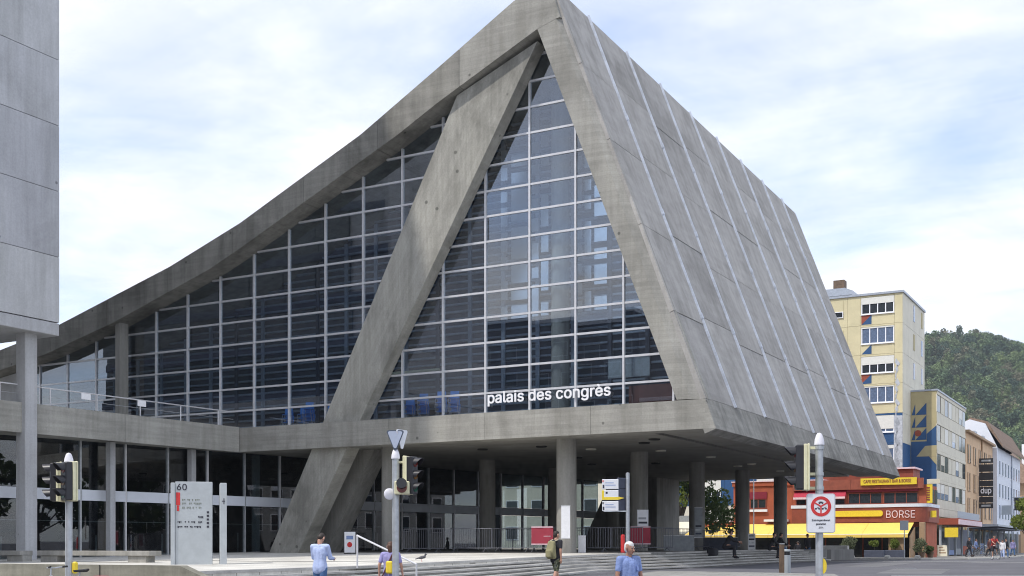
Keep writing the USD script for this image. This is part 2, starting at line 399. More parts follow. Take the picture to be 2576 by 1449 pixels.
BRK = [17, 30, 41, 47, 58, 90]
plaza_poly = Polygon([(-90, 21.0)] + EDGE[:3] + [(-19.94, 46.3), (-90, 46.3)])
plaza = obj('plaza', zprism(plaza_poly, lambda y: plz(y), lambda y: road(y) - 0.4, BRK), M['plaza'], kind='structure')
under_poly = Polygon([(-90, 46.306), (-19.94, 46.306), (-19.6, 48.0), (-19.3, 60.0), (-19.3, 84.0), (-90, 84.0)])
obj('undercroft_paving', zprism(under_poly, lambda y: plz(y), lambda y: road(y) - 0.4, BRK), M['under'], kind='structure')  # plaza floor under the hall, its shade painted into the stone
obj('drain_channel', bx(-36, -22.3, 33.5, 33.62, 0, 1), M['dark'], plaza)
_d = UsdGeom.Mesh(stage.GetPrimAtPath('/World/plaza/drain_channel'))
_pts = np.array(_d.GetPointsAttr().Get()); _pts[:, 2] = np.where(_pts[:, 2] > 0.5, plz(33.5) + 0.012, plz(33.5) - 0.1)
_d.GetPointsAttr().Set(Vt.Vec3fArray.FromNumpy(_pts.astype(np.float32)))

stairs = thing('plaza_stairs', 'long flight of weathered stone steps running along the edge of the plaza', 'stairs')
edge = LineString(EDGE)
NS = 5
BRK_S = [17, 30, 41, 47, 58, 90]
for k in range(1, NS + 1):
    s0 = 0.0
    total = edge.length
    sh = 0.34
    lev = lambda y, k=k: plz(y) - (plz(y) - road(y)) / (NS + 1) * k
    pts = [edge.interpolate(t) for t in np.linspace(0, total, 12)]
    poly = Polygon([(p.x + sh * (k - 1), p.y) for p in pts] + [(p.x + sh * k - 0.06, p.y) for p in reversed(pts)])
    obj('riser', zprism(poly, lambda y: lev(y) - 0.06, lambda y: road(y) - 0.3, BRK_S), M['step'][1], stairs)
    while s0 < total - 0.2:
        s1 = min(total, s0 + rng.uniform(1.6, 2.6))
        pts = [edge.interpolate(t) for t in np.linspace(s0 + 0.005, s1 - 0.005, 2)]
        rag = rng.uniform(-0.006, 0.006)
        poly = Polygon([(p.x + sh * (k - 1) - (0.05 if k > 1 else 0), p.y) for p in pts] + [(p.x + sh * k + rag, p.y) for p in reversed(pts)])
        lift = rng.uniform(-0.004, 0.004)
        obj('step_stone', zprism(poly, lambda y: lev(y) + lift, lambda y: lev(y) + lift - 0.058, [17, 90]), rng.choice(M['step'][:2]), stairs)
        s0 = s1
pts = [edge.interpolate(t) for t in np.linspace(0, edge.length, 14)]
obj('top_edge', zprism(Polygon([(p.x - 0.35, p.y) for p in pts] + [(p.x + 0.015, p.y) for p in reversed(pts)]), lambda y: plz(y) + 0.006, lambda y: plz(y) - 0.07, BRK_S), M['step'][0], stairs)

wall = thing('retaining_wall', 'low rough concrete wall with a slanted end in front of the plaza benches', 'wall')
obj('wall_body', prism_xz(Polygon([(-62, -0.6), (-62, EYE - 0.415), (-20.3, EYE - 0.415), (-18.9, EYE - 0.9), (-17.9, EYE - 1.3), (-17.6, -0.6)]), 20.72, 20.98), M['wall'], wall)
for x in (-58, -52, -46.4, -40.2, -34, -28, -22.9):
    obj('joint', bx(x - 0.008, x + 0.008, 20.7, 20.716, 0.1, EYE - 0.42), M['dark'], wall)

# pavement and kerb before the restaurant, street markings
obj('pavement', zprism(Polygon([(-60, 88.5), (-15.8, 88.5), (-13.2, 92.0), (-13.2, 260), (-60, 260)]), lambda y: road(y) + 0.1, lambda y: road(y) - 0.3, [84, 90, 104, 160, 280]), M['paving'], kind='structure')
kerb_line = [(-60, 88.36), (-15.75, 88.36), (-13.05, 91.95), (-13.05, 200)]
for (a, b) in zip(kerb_line[:-1], kerb_line[1:]):
    n = max(1, int(math.dist(a, b) / 2.0))
    for i in range(min(n, 26)):
        p, q = [np.array(a) + (np.array(b) - np.array(a)) * t for t in ((i + 0.01) / n, (i + 0.99) / n)]
        z = float(road((p[1] + q[1]) / 2))
        obj('kerb_stone', beam((*p, z + 0.03), (*q, z + 0.03), 0.26, 0.15), M['kerb'], stage.GetPrimAtPath('/World/pavement'))
near_pav = obj('near_pavement', zprism(Polygon([(-17.2, 33.5), (-9.5, 33.5), (-8.2, 36), (-10.2, 41.5), (-17.0, 42.5)]), lambda y: road(y) + 0.05, lambda y: road(y) - 0.3, [33, 35, 42, 43]), M['paving'], kind='structure')
obj('wall_pavement', zprism(Polygon([(-62, 13.2), (-18.3, 13.2), (-17.4, 20.7), (-62, 20.7)]), lambda y: road(y) + 0.12, lambda y: road(y) - 0.3, [13, 16, 20, 23]), M['paving'], kind='structure')
road_mark = obj('road_markings', [rot(bx(-30, 30, -0.25, 0.25, 0, 0.004), 0.03, (-6, 69.0, float(road(69)) + 0.006)),
                                  rot(bx(-14, 14, -0.1, 0.1, 0, 0.004), -0.14, (5.5, 56.0, float(road(56)) + 0.006)),
                                  rot(bx(-12, 12, -0.09, 0.09, 0, 0.004), 0.5, (3.0, 43.5, float(road(46)) + 0.03))], M['paint'], kind='structure')

for i, (x, y, w_, l_, a_) in enumerate([(-8.5, 47, 2.2, 7.0, 0.1), (-2.0, 61, 3.0, 9.0, -0.2), (-12.0, 60, 1.6, 14.0, 0.02), (4.5, 74, 2.4, 10, 0.3), (-9.0, 76, 1.2, 16, -0.05)]):
    q_ = np.array([(sx_ * w_ / 2, sy_ * l_ / 2) for sx_, sy_ in ((-1, -1), (1, -1), (1, 1), (-1, 1))]) @ np.array([[math.cos(a_), math.sin(a_)], [-math.sin(a_), math.cos(a_)]]) + (x, y)
    obj('asphalt_patch', zprism(Polygon(q_), lambda yy: road(yy) + 0.004, lambda yy: road(yy) - 0.05, [35, 38, 42, 50, 59, 75, 90]), M['asphalt_new'] if i % 2 else M['asphalt_old'], stage.GetPrimAtPath('/World/ground'))
for x, y, lab in [(-9.6, 51.0, 'round iron manhole cover in the road near the litter bin'), (-3.4, 66.0, 'round iron manhole cover farther out in the road')]:
    t = thing('manhole_cover', lab, 'manhole cover', (x, y, float(road(y))))
    obj('rim', lathe([(0.33, -0.02), (0.4, -0.02), (0.4, 0.012), (0.33, 0.012)], 24), M['steel'], t)
    obj('lid', lathe([(0, -0.02), (0.325, -0.02), (0.325, 0.008), (0, 0.008)], 24), M['black'], t)

# ------------------------------------------------------------------ the congress hall
YF, YG = 45.2, 46.35
Z = lambda zr: zr + EYE
TOP = [(-66, 9.95), (-62, 10.45), (-57.91, 11.14), (-55.99, 11.5), (-53.12, 12.14), (-44.94, 14.38), (-40.24, 16.0), (-32.93, 19.15), (-28.74, 21.4), (-24.84, 23.55)]
BOT = [(-66, 8.9), (-62, 9.4), (-57.91, 10.02), (-54.22, 10.62), (-48.82, 11.93), (-42.24, 13.95), (-40.24, 14.75), (-30.86, 18.8), (-28.74, 19.86)]
APEX_IN = (-23.7, 22.11)
RIDGE = (-23.1, 24.0)
CREASE_B, INNER_B = (-16.2, 5.93), (-17.4, 5.93)
topz = lambda x: float(np.interp(x, [p[0] for p in TOP] + [RIDGE[0]], [p[1] for p in TOP] + [RIDGE[1]]))
botz = lambda x: float(np.interp(x, [p[0] for p in BOT] + [APEX_IN[0]], [p[1] for p in BOT] + [APEX_IN[1]]))
hall = thing('congress_hall', 'huge wedge shaped concrete congress hall with swooping roof, raking legs and gridded glass front', 'hall')


def zs(poly):
    return affinity.translate(poly if hasattr(poly, 'area') else Polygon(poly), 0, EYE)


REAR = 81.6
# roof, cast in segments with open joints on the front fascia
JX = [-66, -62.6, -58.2, -53.8, -49.5, -45.1, -40.7, -36.3, -32.0, -27.6]
for a, b in zip(JX[:-1], JX[1:]):
    xs = sorted({a + 0.012, b - 0.012} | {x for x, _ in TOP + BOT if a + 0.05 < x < b - 0.05})
    poly = Polygon([(x, botz(x)) for x in xs] + [(x, topz(x)) for x in reversed(xs)])
    obj('roof_segment', prism_xz(zs(poly), YF, REAR), M['fascia'], hall)
    obj('roof_joint', prism_xz(zs(Polygon([(b - 0.03, botz(b) + 0.02), (b + 0.03, botz(b) + 0.02), (b + 0.03, topz(b) - 0.03), (b - 0.03, topz(b) - 0.03)])), YF + 0.02, REAR - 0.02), M['dark'], hall)
a = -27.588
cap = Polygon([(a, botz(a)), APEX_IN, (-22.62, 22.4), RIDGE, (-24.84, 23.55), (a, topz(a))])
capm = prism_xz(zs(cap), YF, REAR)
v = capm.vertices.copy()
v[:, 2] -= np.clip((v[:, 2] - Z(22.3)) / 1.5, 0, 1) * np.clip((v[:, 1] - YF) / (REAR - YF), 0, 1) * 0.95
capm.vertices = v
obj('roof_ridge', capm, M['hall'], hall)
# front right leg, flush with the fascia
legp = Polygon([APEX_IN, INNER_B, CREASE_B, (-22.48, 22.37)]).buffer(0)
CH = 0.62
_q = [(APEX_IN[0], APEX_IN[1]), INNER_B, (CREASE_B[0] - CH, CREASE_B[1]), (-22.48 - CH * 0.55, 22.37)]
obj('front_leg', prism_xz(zs(Polygon(_q)), YF + 0.006, YG + 0.45), M['hall'], hall)
obj('leg_bevel', hull([(x_, y_, Z(z_)) for (x_, z_, y_) in ((CREASE_B[0] - CH + 0.001, CREASE_B[1], YF + 0.008), (-22.48 - CH * 0.55 + 0.001, 22.37, YF + 0.008), (CREASE_B[0], CREASE_B[1], YF + 0.36), (-22.48, 22.37, YF + 0.36),
                                                        (CREASE_B[0] - CH + 0.001, CREASE_B[1], YG + 0.44), (-22.48 - CH * 0.55 + 0.001, 22.37, YG + 0.44), (CREASE_B[0] - 0.1, CREASE_B[1], YG + 0.44), (-22.58, 22.37, YG + 0.44))]), M['hall'], hall)
# floor beam along the front
for a, b in ((-40.3, -36.1), (-36.1, -31.4), (-31.4, -26.3), (-26.3, -21.2)):
    obj('floor_beam', bx(a + 0.006, b - 0.006, YF - 0.0, YF + 1.0, Z(4.72), Z(5.9)), M['hall'], hall)
    obj('beam_joint', bx(b - 0.012, b + 0.012, YF + 0.012, YF + 0.9, Z(4.75), Z(5.88)), M['dark'], hall)
obj('floor_beam', prism_xz(zs([(-21.19, 4.72), (-15.76, 4.72), (-16.19, 5.9), (-21.19, 5.9)]), YF, YF + 1.0), M['hall'], hall)
obj('sill', bx(-40.3, -17.4, YG - 0.35, YG + 0.25, Z(5.9), Z(6.0)), M['alu'], hall)
# slab behind the beam and its underside
obj('floor_slab', prism_xz(zs([(-60, 4.78), (-19.0, 4.78), (-19.0, 5.95), (-60, 5.95)]), YF + 1.0, REAR - 0.3), M['soffit'], hall)
obj('soffit_groove', bx(-18.99, -18.45, YF + 1.0, REAR - 0.5, Z(5.1), Z(5.3)), M['dark'], hall)
obj('edge_slab', prism_xz(zs([(-18.44, 4.74), (-15.85, 4.74), (-16.25, 5.95), (-18.44, 5.95)]), YF + 1.0, REAR - 0.3), M['soffit'], hall)
# the leaning side: concrete panels between standing ribs
SL = -(RIDGE[0] + 15.75) / (RIDGE[1] - 4.7)
sx = lambda z: -15.75 - SL * (z - 4.7)
ridge_z = lambda y: RIDGE[1] - 0.95 * (y - YF) / (REAR - YF)
RIBY = [48.9 + 4.2 * i for i in range(8)]


def side_quad(y0, y1, z0, z1a, z1b, off, thick):
    """slab on the leaning side between y0 and y1 from z0 up to z1a (at y0), z1b (at y1)"""
    nx_, nz_ = 1 / math.hypot(1, SL), SL / math.hypot(1, SL)
    v = []
    for o in (off, off - thick):
        for (y, z) in ((y0, z0), (y1, z0), (y1, z1b), (y0, z1a)):
            v.append((sx(z) + nx_ * o, y, Z(z) + nz_ * o))
    return hull(v)


ROWS = [5.95, 9.6, 13.3, 17.0, 20.4, None]
bounds = [YF] + RIBY + [REAR]
for i, (a, b) in enumerate(zip(bounds[:-1], bounds[1:])):
    st = rng.uniform(-0.5, 0.5)
    for r in range(5):
        z0 = ROWS[r] if r == 0 else ROWS[r] + st
        z1a = ROWS[r + 1] + st if r < 4 else ridge_z(a)
        z1b = ROWS[r + 1] + st if r < 4 else ridge_z(b)
        jit = rng.uniform(-0.012, 0.006)
        obj('side_panel', side_quad(a + (0.2 if i == 0 else 0.006), b - 0.006, z0 + 0.015, z1a - 0.012, z1b - 0.012, jit, 0.3), rng.choice(M['side']), hall)
obj('side_core', side_quad(YF + 0.6, REAR - 0.1, 5.9, ridge_z(YF) - 0.35, ridge_z(REAR) - 0.35, -0.06, 0.35), M['dark'], hall)
obj('side_edge_beam', side_quad(YF + 0.004, REAR, 4.7, 5.94, 5.94, 0.0, 0.5), M['band'], hall)
for y in RIBY:
    nx_, nz_ = 1 / math.hypot(1, SL), SL / math.hypot(1, SL)
    zt = ridge_z(y) + 0.05
    v = []
    for (z, o0, o1) in ((5.9, -0.02, 0.09), (zt, -0.02, 0.09)):
        for yy in (y - 0.04, y + 0.04):
            for o in (o0, o1):
                v.append((sx(z) + nx_ * o, yy, Z(z) + nz_ * o))
    obj('rib', hull(v), M['rib'], hall)
    for zc in (9.8, 14.5, 18.9):
        q = [(sx(z) + nx_ * o, yy, Z(z) + nz_ * o) for z in (zc, zc + 0.25) for yy in (y - 0.065, y + 0.065) for o in (-0.02, 0.105)]
        obj('rib_clamp', hull(q), M['rib'], hall)
obj('rear_fascia', prism_xz(zs([(-17.2, 5.9), (-15.85, 4.75), (-22.7, 22.6), (-23.4, 22.2)]), REAR, REAR + 0.35), M['band'], hall)
# raking legs in front: upper one on the facade, lower one carries on to the ground
LL = lambda z: -38.55 + 0.53 * z
LR = lambda z: -36.75 + 0.592 * z
leg_up = Polygon([(LL(6.0), 6.0), (LR(6.0), 6.0), (LR(21.75), 21.75), (LL(20.0), botz(LL(20.0)) - 0.0)])
obj('raking_leg', prism_xz(zs(Polygon([(LL(5.9), 5.9), (LR(5.9), 5.9), (LR(21.75), 21.75), (LL(20.05), 20.15)])), 45.55, 46.27), M['leg'], hall)
obj('raking_leg_base', prism_xz(zs(Polygon([(LL(-0.6), -0.6), (LR(-0.6), -0.6), (LR(4.9), 4.9), (LL(4.9), 4.9)])), 45.55, 46.5), M['leg'], hall)
obj('raking_leg_base', prism_xz(zs(Polygon([(LL(-0.6), -0.6), (LR(-0.6), -0.6), (LR(4.9), 4.9), (LL(4.9), 4.9)])), 47.7, 48.9), M['column'], hall)
obj('stair_core', prism_xz(zs(Polygon([(-36.6, -0.6), (-30.6, -0.6), (-30.6, 4.9), (-33.9, 4.9)])), 75.8, 80.0), M['column'], hall)
# round columns under the slab
for (x, y) in [(-23.35, 47.3), (-23.35, 55.5), (-23.35, 63.8), (-23.35, 71.9), (-23.2, 79.6), (-32.7, 47.3), (-32.7, 56.5), (-32.6, 64.5), (-32.4, 72.5), (-31.3, 80.4)]:
    obj('column', lathe([(0, float(plz(y)) - 0.3), (0.44, float(plz(y)) - 0.3), (0.44, Z(4.8)), (0, Z(4.8))], 28, (x, y, 0)), M['column'], hall, smooth=30)
# ceiling lights and recesses under the slab
M['lamp_glass'] = plain('lamp_glass', (0.75, 0.72, 0.62), 0.3)
for (x, y, lit) in [(-21.0, 50.5, 0), (-26.0, 50, 0), (-29.2, 50, 0), (-24.6, 52.5, 1), (-22.0, 55.0, 1), (-27.5, 57, 0), (-21.2, 60.0, 1), (-20.9, 66.0, 1), (-22.2, 67.5, 1), (-25.5, 63.0, 0), (-29, 62, 0), (-21.3, 73, 1), (-19.9, 49.0, 0)]:
    obj('ceiling_lamp', lathe([(0, Z(4.72)), (0.24, Z(4.72)), (0.26, Z(4.75)), (0.26, Z(4.79)), (0, Z(4.79))], 18, (x, y, 0)), M['lamp_glass'] if lit else M['dark'], hall)

# the glass front
gx_l = -57.3
top_pts = [(x, botz(x) - 0.02) for x in np.arange(gx_l, -23.7, 0.8)] + [(APEX_IN[0], APEX_IN[1] - 0.02)]
opening = Polygon([(gx_l, 6.0)] + top_pts + [(INNER_B[0], 6.0)]).buffer(0)
MX = [-20.2 - 2.235 * k for k in range(17)]
MX = [-17.965] + MX
TZ = [6.906 + 1.127 * k for k in range(14)]
cols = sorted(MX)
cols = [gx_l] + [c for c in cols if c > gx_l + 0.5] + [-17.0]
rows = [6.0] + TZ + [23.5]
legmask = Polygon([(LL(5.9) + 0.15, 5.9), (LR(5.9) - 0.15, 5.9), (LR(21.75) - 0.15, 21.75), (LL(20.05) + 0.15, 20.15)])
for a, b in zip(cols[:-1], cols[1:]):
    for c, d in zip(rows[:-1], rows[1:]):
        cell = sbox(a + 0.035, c + 0.035, b - 0.035, d - 0.035).intersection(opening)
        if cell.area > 0.05 and not legmask.contains(cell):
            for g in getattr(cell, 'geoms', [cell]):
                if g.geom_type == 'Polygon' and g.area > 0.05:
                    m = prism_xz(zs(g), YG, YG + 0.02)
                    ang = rng.uniform(-0.005, 0.005)
                    v = m.vertices.copy(); v[:, 1] += (v[:, 0] - (a + b) / 2) * ang + (v[:, 2] - Z((c + d) / 2)) * rng.uniform(-0.005, 0.005); m.vertices = v
                    obj('pane', m, M['glass'], hall)
for x in cols[1:-1]:
    zt = None
    ln = LineString([(x, 6.0), (x, 24)]).intersection(opening)
    if ln.length > 0.3:
        obj('mullion', bx(x - 0.045, x + 0.045, YG - 0.07, YG + 0.09, Z(ln.bounds[1]), Z(ln.bounds[3])), M['alu'], hall)
for z in TZ:
    ln = LineString([(-70, z), (-10, z)]).intersection(opening)
    if ln.length > 0.3:
        obj('transom', bx(ln.bounds[0], ln.bounds[2], YG - 0.05, YG + 0.075, Z(z - 0.045), Z(z + 0.045)), M['alu'], hall)
obj('frame_column', bx(-49.15, -48.82, 45.5, 46.1, Z(5.9), Z(11.97)), M['column'], hall)
obj('end_wall_panel', prism_xz(zs([(-66, 7.2), (gx_l - 0.02, 7.2), (gx_l - 0.02, 10.05), (-62, 9.42), (-66, 8.92)]), YG - 0.1, YG + 0.1), M['tower'], hall)
obj('end_wall_base', bx(-66, gx_l - 0.02, YG, YG + 0.1, Z(5.9), Z(7.19)), M['interior'], hall)

# inside: floor, lattice wall, round column, rear wall
obj('hall_floor', bx(-59.9, -19.1, YG + 0.3, REAR - 0.4, Z(5.952), Z(5.97)), M['floor_in'], hall)
YW = 50.2
inner = Polygon([(-58, 6.0)] + [(x, botz(x) - 0.1) for x in np.arange(-58, -24, 1.0)] + [(-23.5, 21.6), (-18.0, 6.0)]).buffer(0)
obj('inner_wall', prism_xz(zs(inner), YW + 0.1, YW + 0.3), M['interior'], hall)
z = 6.5
while z < 21.2:
    ln = LineString([(-80, z), (0, z)]).intersection(inner)
    if ln.length > 1:
        obj('inner_slat', bx(ln.bounds[0] + 0.1, ln.bounds[2] - 0.3, YW - 0.06, YW + 0.1, Z(z), Z(z + 0.09)), M['slat'], hall)
    z += 0.36
for x in np.arange(-56, -20, 1.86):
    ln = LineString([(x, 6), (x, 24)]).intersection(inner)
    if ln.length > 1:
        obj('inner_post', bx(x - 0.1, x + 0.1, YW - 0.16, YW - 0.07, Z(6), Z(ln.bounds[3] - 0.2)), M['slat'] if rng.random() < 0.6 else M['interior'], hall)
for (x0, x1) in ((-28.14, -27.8), (-27.57, -26.72), (-26.46, -26.12), (-25.98, -25.6), (-24.18, -23.85), (-23.72, -23.39), (-23.22, -22.6)):
    z = 10.9
    while z < 18.9:
        hgt = rng.choice((0.5, 0.62, 0.62, 0.9, 1.5)) if z < 16 else rng.choice((0.5, 0.55, 0.6))
        if inner.contains(Polygon([(x0, z), (x1, z), (x1, z + hgt), (x0, z + hgt)])):
            obj('lattice_panel', rot(bx(-(x1 - x0) / 2, (x1 - x0) / 2, -0.025, 0.025, Z(z), Z(z + hgt)), math.radians(3.6), ((x0 + x1) / 2, YW - 0.25, 0)), M['panel'], hall)  # turn added so the metal panels mirror bright sky and look white
        z += hgt + rng.choice((0.25, 0.3, 0.3, 0.55))
obj('inner_column', lathe([(0, Z(5.9)), (0.42, Z(5.9)), (0.42, Z(20.9)), (0, Z(20.9))], 28, (-24.3, 48.6, 0)), M['column'], hall, smooth=30)
obj('rear_wall', prism_xz(zs(Polygon([(-58, 5.9)] + [(x, botz(x) - 0.02) for x in np.arange(-58, -24, 1.0)] + [(-23.5, 21.6), (-17.2, 5.9)]).buffer(0)), REAR - 0.35, REAR - 0.05), M['interior'], hall)
for x0, x1, zz0, zz1, mm in ((-21.2, -18.9, 6.2, 7.2, 'brick_wall'), (-34.5, -31.2, 8.6, 8.72, 'cream'), (-22.2, -20.2, 7.6, 8.6, 'grey_sheet')):
    obj('interior_panel', bx(x0, x1, 49.2, 49.3, Z(zz0), Z(zz1)), M[mm], hall)

# lettering on the glass
lt = text('palais des congrès', 0.47, 0.03, True)
w = lt.bounds[1][0] - lt.bounds[0][0]
lt.apply_scale([5.98 / w, 1, 1])
lt.apply_transform(trimesh.transformations.rotation_matrix(math.pi / 2, (1, 0, 0)))
lt.apply_translation((-26.72 - lt.bounds[0][0], YG - 0.13, Z(6.44)))
_gl = sorted(lt.split(only_watertight=False), key=lambda g: g.bounds[0][0])
_letters = []
for g in _gl:
    c_ = (g.bounds[0][0] + g.bounds[1][0]) / 2
    for L in _letters:
        if L[1] <= c_ <= L[2] or g.bounds[0][0] <= (L[1] + L[2]) / 2 <= g.bounds[1][0]:
            L[0].append(g)
            break
    else:
        _letters.append([[g], g.bounds[0][0], g.bounds[1][0]])
for L in _letters:
    obj('letter', L[0], M['white'], hall)

# ------------------------------------------------------------------ ground floor glass wall under the hall
gf = thing('ground_floor_glazing', 'long ground floor glass wall under the hall with a pale band at mid height', 'glass wall')
G0, G1 = np.array((-44.6, 23.6)), np.array((-35.9, 77.8))
gl = np.linalg.norm(G1 - G0)
gd = (G1 - G0) / gl
gn = np.array([gd[1], -gd[0]])
ga = math.atan2(gd[1], gd[0])
edges = [0]
while edges[-1] < gl - 0.5:
    edges.append(min(gl, edges[-1] + 2.3))


def on_wall(s0, s1, n0, n1, z0, z1):
    q = [G0 + gd * s + gn * n for s in (s0, s1) for n in (n0, n1)]
    return hull([(*p, z) for p in q for z in (z0, z1)])


for i, (a, b) in enumerate(zip(edges[:-1], edges[1:])):
    y = (G0 + gd * a)[1]
    zb = float(plz(y))
    for z0, z1 in ((zb + 0.06, Z(2.08)), (Z(2.6), Z(4.75))):
        m = on_wall(a + 0.03, b - 0.03, 0.0, 0.02, z0, z1)
        v = m.vertices.copy()
        t = rng.uniform(-0.003, 0.003)
        v[:, 0] += (v[:, 2] - (z0 + z1) / 2) * t; m.vertices = v
        obj('pane', m, M['glass2'], gf)
    obj('mullion', on_wall(a - 0.04, a + 0.04, -0.06, 0.1, zb, Z(4.76)), M['alu'] if i % 2 else M['steel'], gf)
    obj('band', on_wall(a + 0.045, b - 0.045, -0.1, 0.12, Z(2.1), Z(2.58)), M['white_render'], gf)
    obj('low_rail', on_wall(a + 0.045, b - 0.045, -0.09, -0.06, Z(1.17), Z(1.2)), M['steel'], gf)
    if i % 2 == 0:
        obj('inner_baluster', on_wall(a + 0.6, a + 0.66, -1.3, -1.25, zb, zb + 1.0), M['steel'], gf)
        obj('inner_baluster', on_wall(a + 1.6, a + 1.66, -1.3, -1.25, zb, zb + 1.0), M['steel'], gf)
obj('inner_wall', on_wall(0, gl, -9.0, -8.8, 0.6, Z(4.77)), M['interior'], gf)
obj('inner_floor', on_wall(0, gl, -8.8, -0.1, 0.5, EYE - 0.56), M['floor_in'], gf)
obj('inner_ceiling', on_wall(0, gl, -8.8, -0.1, Z(4.72), Z(4.76)), M['interior'], gf)

# ------------------------------------------------------------------ terrace wing on the left
terrace = thing('terrace_wing', 'low terrace wing of board marked concrete carried on slim square columns', 'terrace')
T0, T1 = np.array((-42.1, 20.0)), np.array((-40.3, 45.195))
td = (T1 - T0) / np.linalg.norm(T1 - T0)
tl = np.linalg.norm(T1 - T0)
obj('deck', prism_xy(Polygon([tuple(T0), (T1[0] - 0.02, T1[1]), (-60, 45.19), (-60, 20)]), Z(4.74), Z(5.9)), M['terrace'], terrace)
cuts = [0, 4.2, 8.75, 13.35, 18.3, 25.2]
for a, b in zip(cuts[:-1], cuts[1:]):
    b = min(b, tl)
    p, q = T0 + td * (a + 0.008), T0 + td * (b - 0.008)
    n = np.array([td[1], -td[0]])
    obj('edge_panel', hull([(*(r + n * o), zz) for r in (p, q) for o in (0.001, 0.09) for zz in (Z(4.70), Z(5.93))]), M['terrace'], terrace)
for y in (24.0, 28.7, 33.4, 38.2, 42.9, 47.3):
    big = y in (33.4,)
    w_ = 0.3 if big else 0.15
    xx = float(np.interp(y, [20, 45.2], [-42.1, -40.3])) - (0.05 if big else 0.75)
    if big:
        obj('column', cbx(xx - 0.25, xx + 0.32, y - 0.3, y + 0.3, EYE - 0.8, Z(8.8), 0.02), M['tower'], terrace)
    else:
        obj('column', cbx(xx - w_, xx + w_, y - w_, y + w_, EYE - 0.8, Z(4.72), 0.012), M['tower'], terrace)

rail = thing('terrace_railing', 'thin steel railing along the edge of the concrete terrace', 'railing')
zr = Z(6.68)
obj('handrail', bar((*(T0 + (-0.2, 0)), zr), (*(T1 + (-0.2, -0.2)), zr), 0.028), M['alu'], rail)
obj('midrail', bar((*(T0 + (-0.2, 0)), zr - 0.36), (*(T1 + (-0.2, -0.2)), zr - 0.36), 0.011, n=6), M['steel'], rail)
for s in np.arange(0.6, tl, 2.35):
    p = T0 + td * s + (-0.2, 0)
    obj('post', bar((*p, Z(5.88)), (*p, zr), 0.03), M['alu'], rail)
for s in (16.2, 19.2):
    p = T0 + td * s + (-0.16, 0)
    obj('notice', bx(p[0], p[0] + 0.02, p[1], p[1] + 0.5, zr - 0.28, zr - 0.02), M['white'], rail)

# ------------------------------------------------------------------ tower on the left
tower = thing('concrete_tower', 'tall board marked concrete tower standing on columns at the left edge', 'tower')
TX, TY0, TY1, TZ0, TZ1 = -40.4, 22.8, 34.4, 8.77, 52.0
obj('core', bx(-64, TX - 0.25, TY0 + 0.25, TY1 - 0.25, Z(TZ0 + 0.3), Z(TZ1)), M['tower'], tower)
obj('base_band', cbx(-64, TX, TY0, TY1, Z(TZ0), Z(TZ0 + 0.52), 0.02), M['tower'], tower)
zrow = [TZ0 + 0.545]
while zrow[-1] < TZ1 - 2:
    zrow.append(zrow[-1] + 2.72)
for a, b in zip(zrow[:-1], zrow[1:]):
    ym = TY0 + 5.6
    obj('wall_panel', bx(TX - 0.25, TX + rng.uniform(-0.008, 0.0), ym + 0.01, TY1 - 0.004, Z(a + 0.012), Z(b - 0.012)), rng.choice(M['tower_panel']), tower)
    obj('wall_panel', bx(TX - 0.25, TX + rng.uniform(-0.008, 0.0), TY0 + 0.02, ym - 0.01, Z(a + 0.012), Z(b - 0.012)), rng.choice(M['tower_panel']), tower)
    obj('spandrel', bx(-64, TX - 0.255, TY1 - 0.25, TY1 - 0.01, Z(a + 0.012), Z(a + 0.5)), M['dark_steel'], tower)  # unseen face: dark glazing added to darken its reflection in the hall glass
    for x0 in np.arange(-64, TX - 3, 2.6):
        obj('window', bx(x0 + 0.04, min(x0 + 2.56, TX - 0.3), TY1 - 0.2, TY1 - 0.08, Z(a + 0.51), Z(b - 0.02)), M['pane_dark'], tower)  # added dark windows, seen only as a reflection
    obj('wall_panel', bx(-64, TX - 0.255, TY0 + 0.03, TY0 + 0.25, Z(a + 0.012), Z(b - 0.012)), M['tower'], tower)

# ------------------------------------------------------------------ stacked chairs behind the glass
M['chair'] = plain('blue_chair_shell', (0.09, 0.36, 0.95), 0.4, var=0.08)


def chair():
    t = thing('stacked_chair', 'blue shell chair in the stack farthest left behind the glass', 'chair', group=None)
    seat = cbx(-0.22, 0.22, -0.21, 0.22, 0.43, 0.46, 0.012)
    back = rot(cbx(-0.21, 0.21, -0.012, 0.012, 0.0, 0.36, 0.01), 0, (0, 0.22, 0.47), rx=-0.18)
    obj('seat', seat, M['chair'], t)
    obj('backrest', back, M['chair'], t)
    for sx_ in (-1, 1):
        for sy_ in (-1, 1):
            obj('leg', bar((sx_ * 0.19, sy_ * 0.17, 0.43), (sx_ * 0.23, sy_ * 0.21, 0.0), 0.012, n=6), M['alu'], t)
    return t


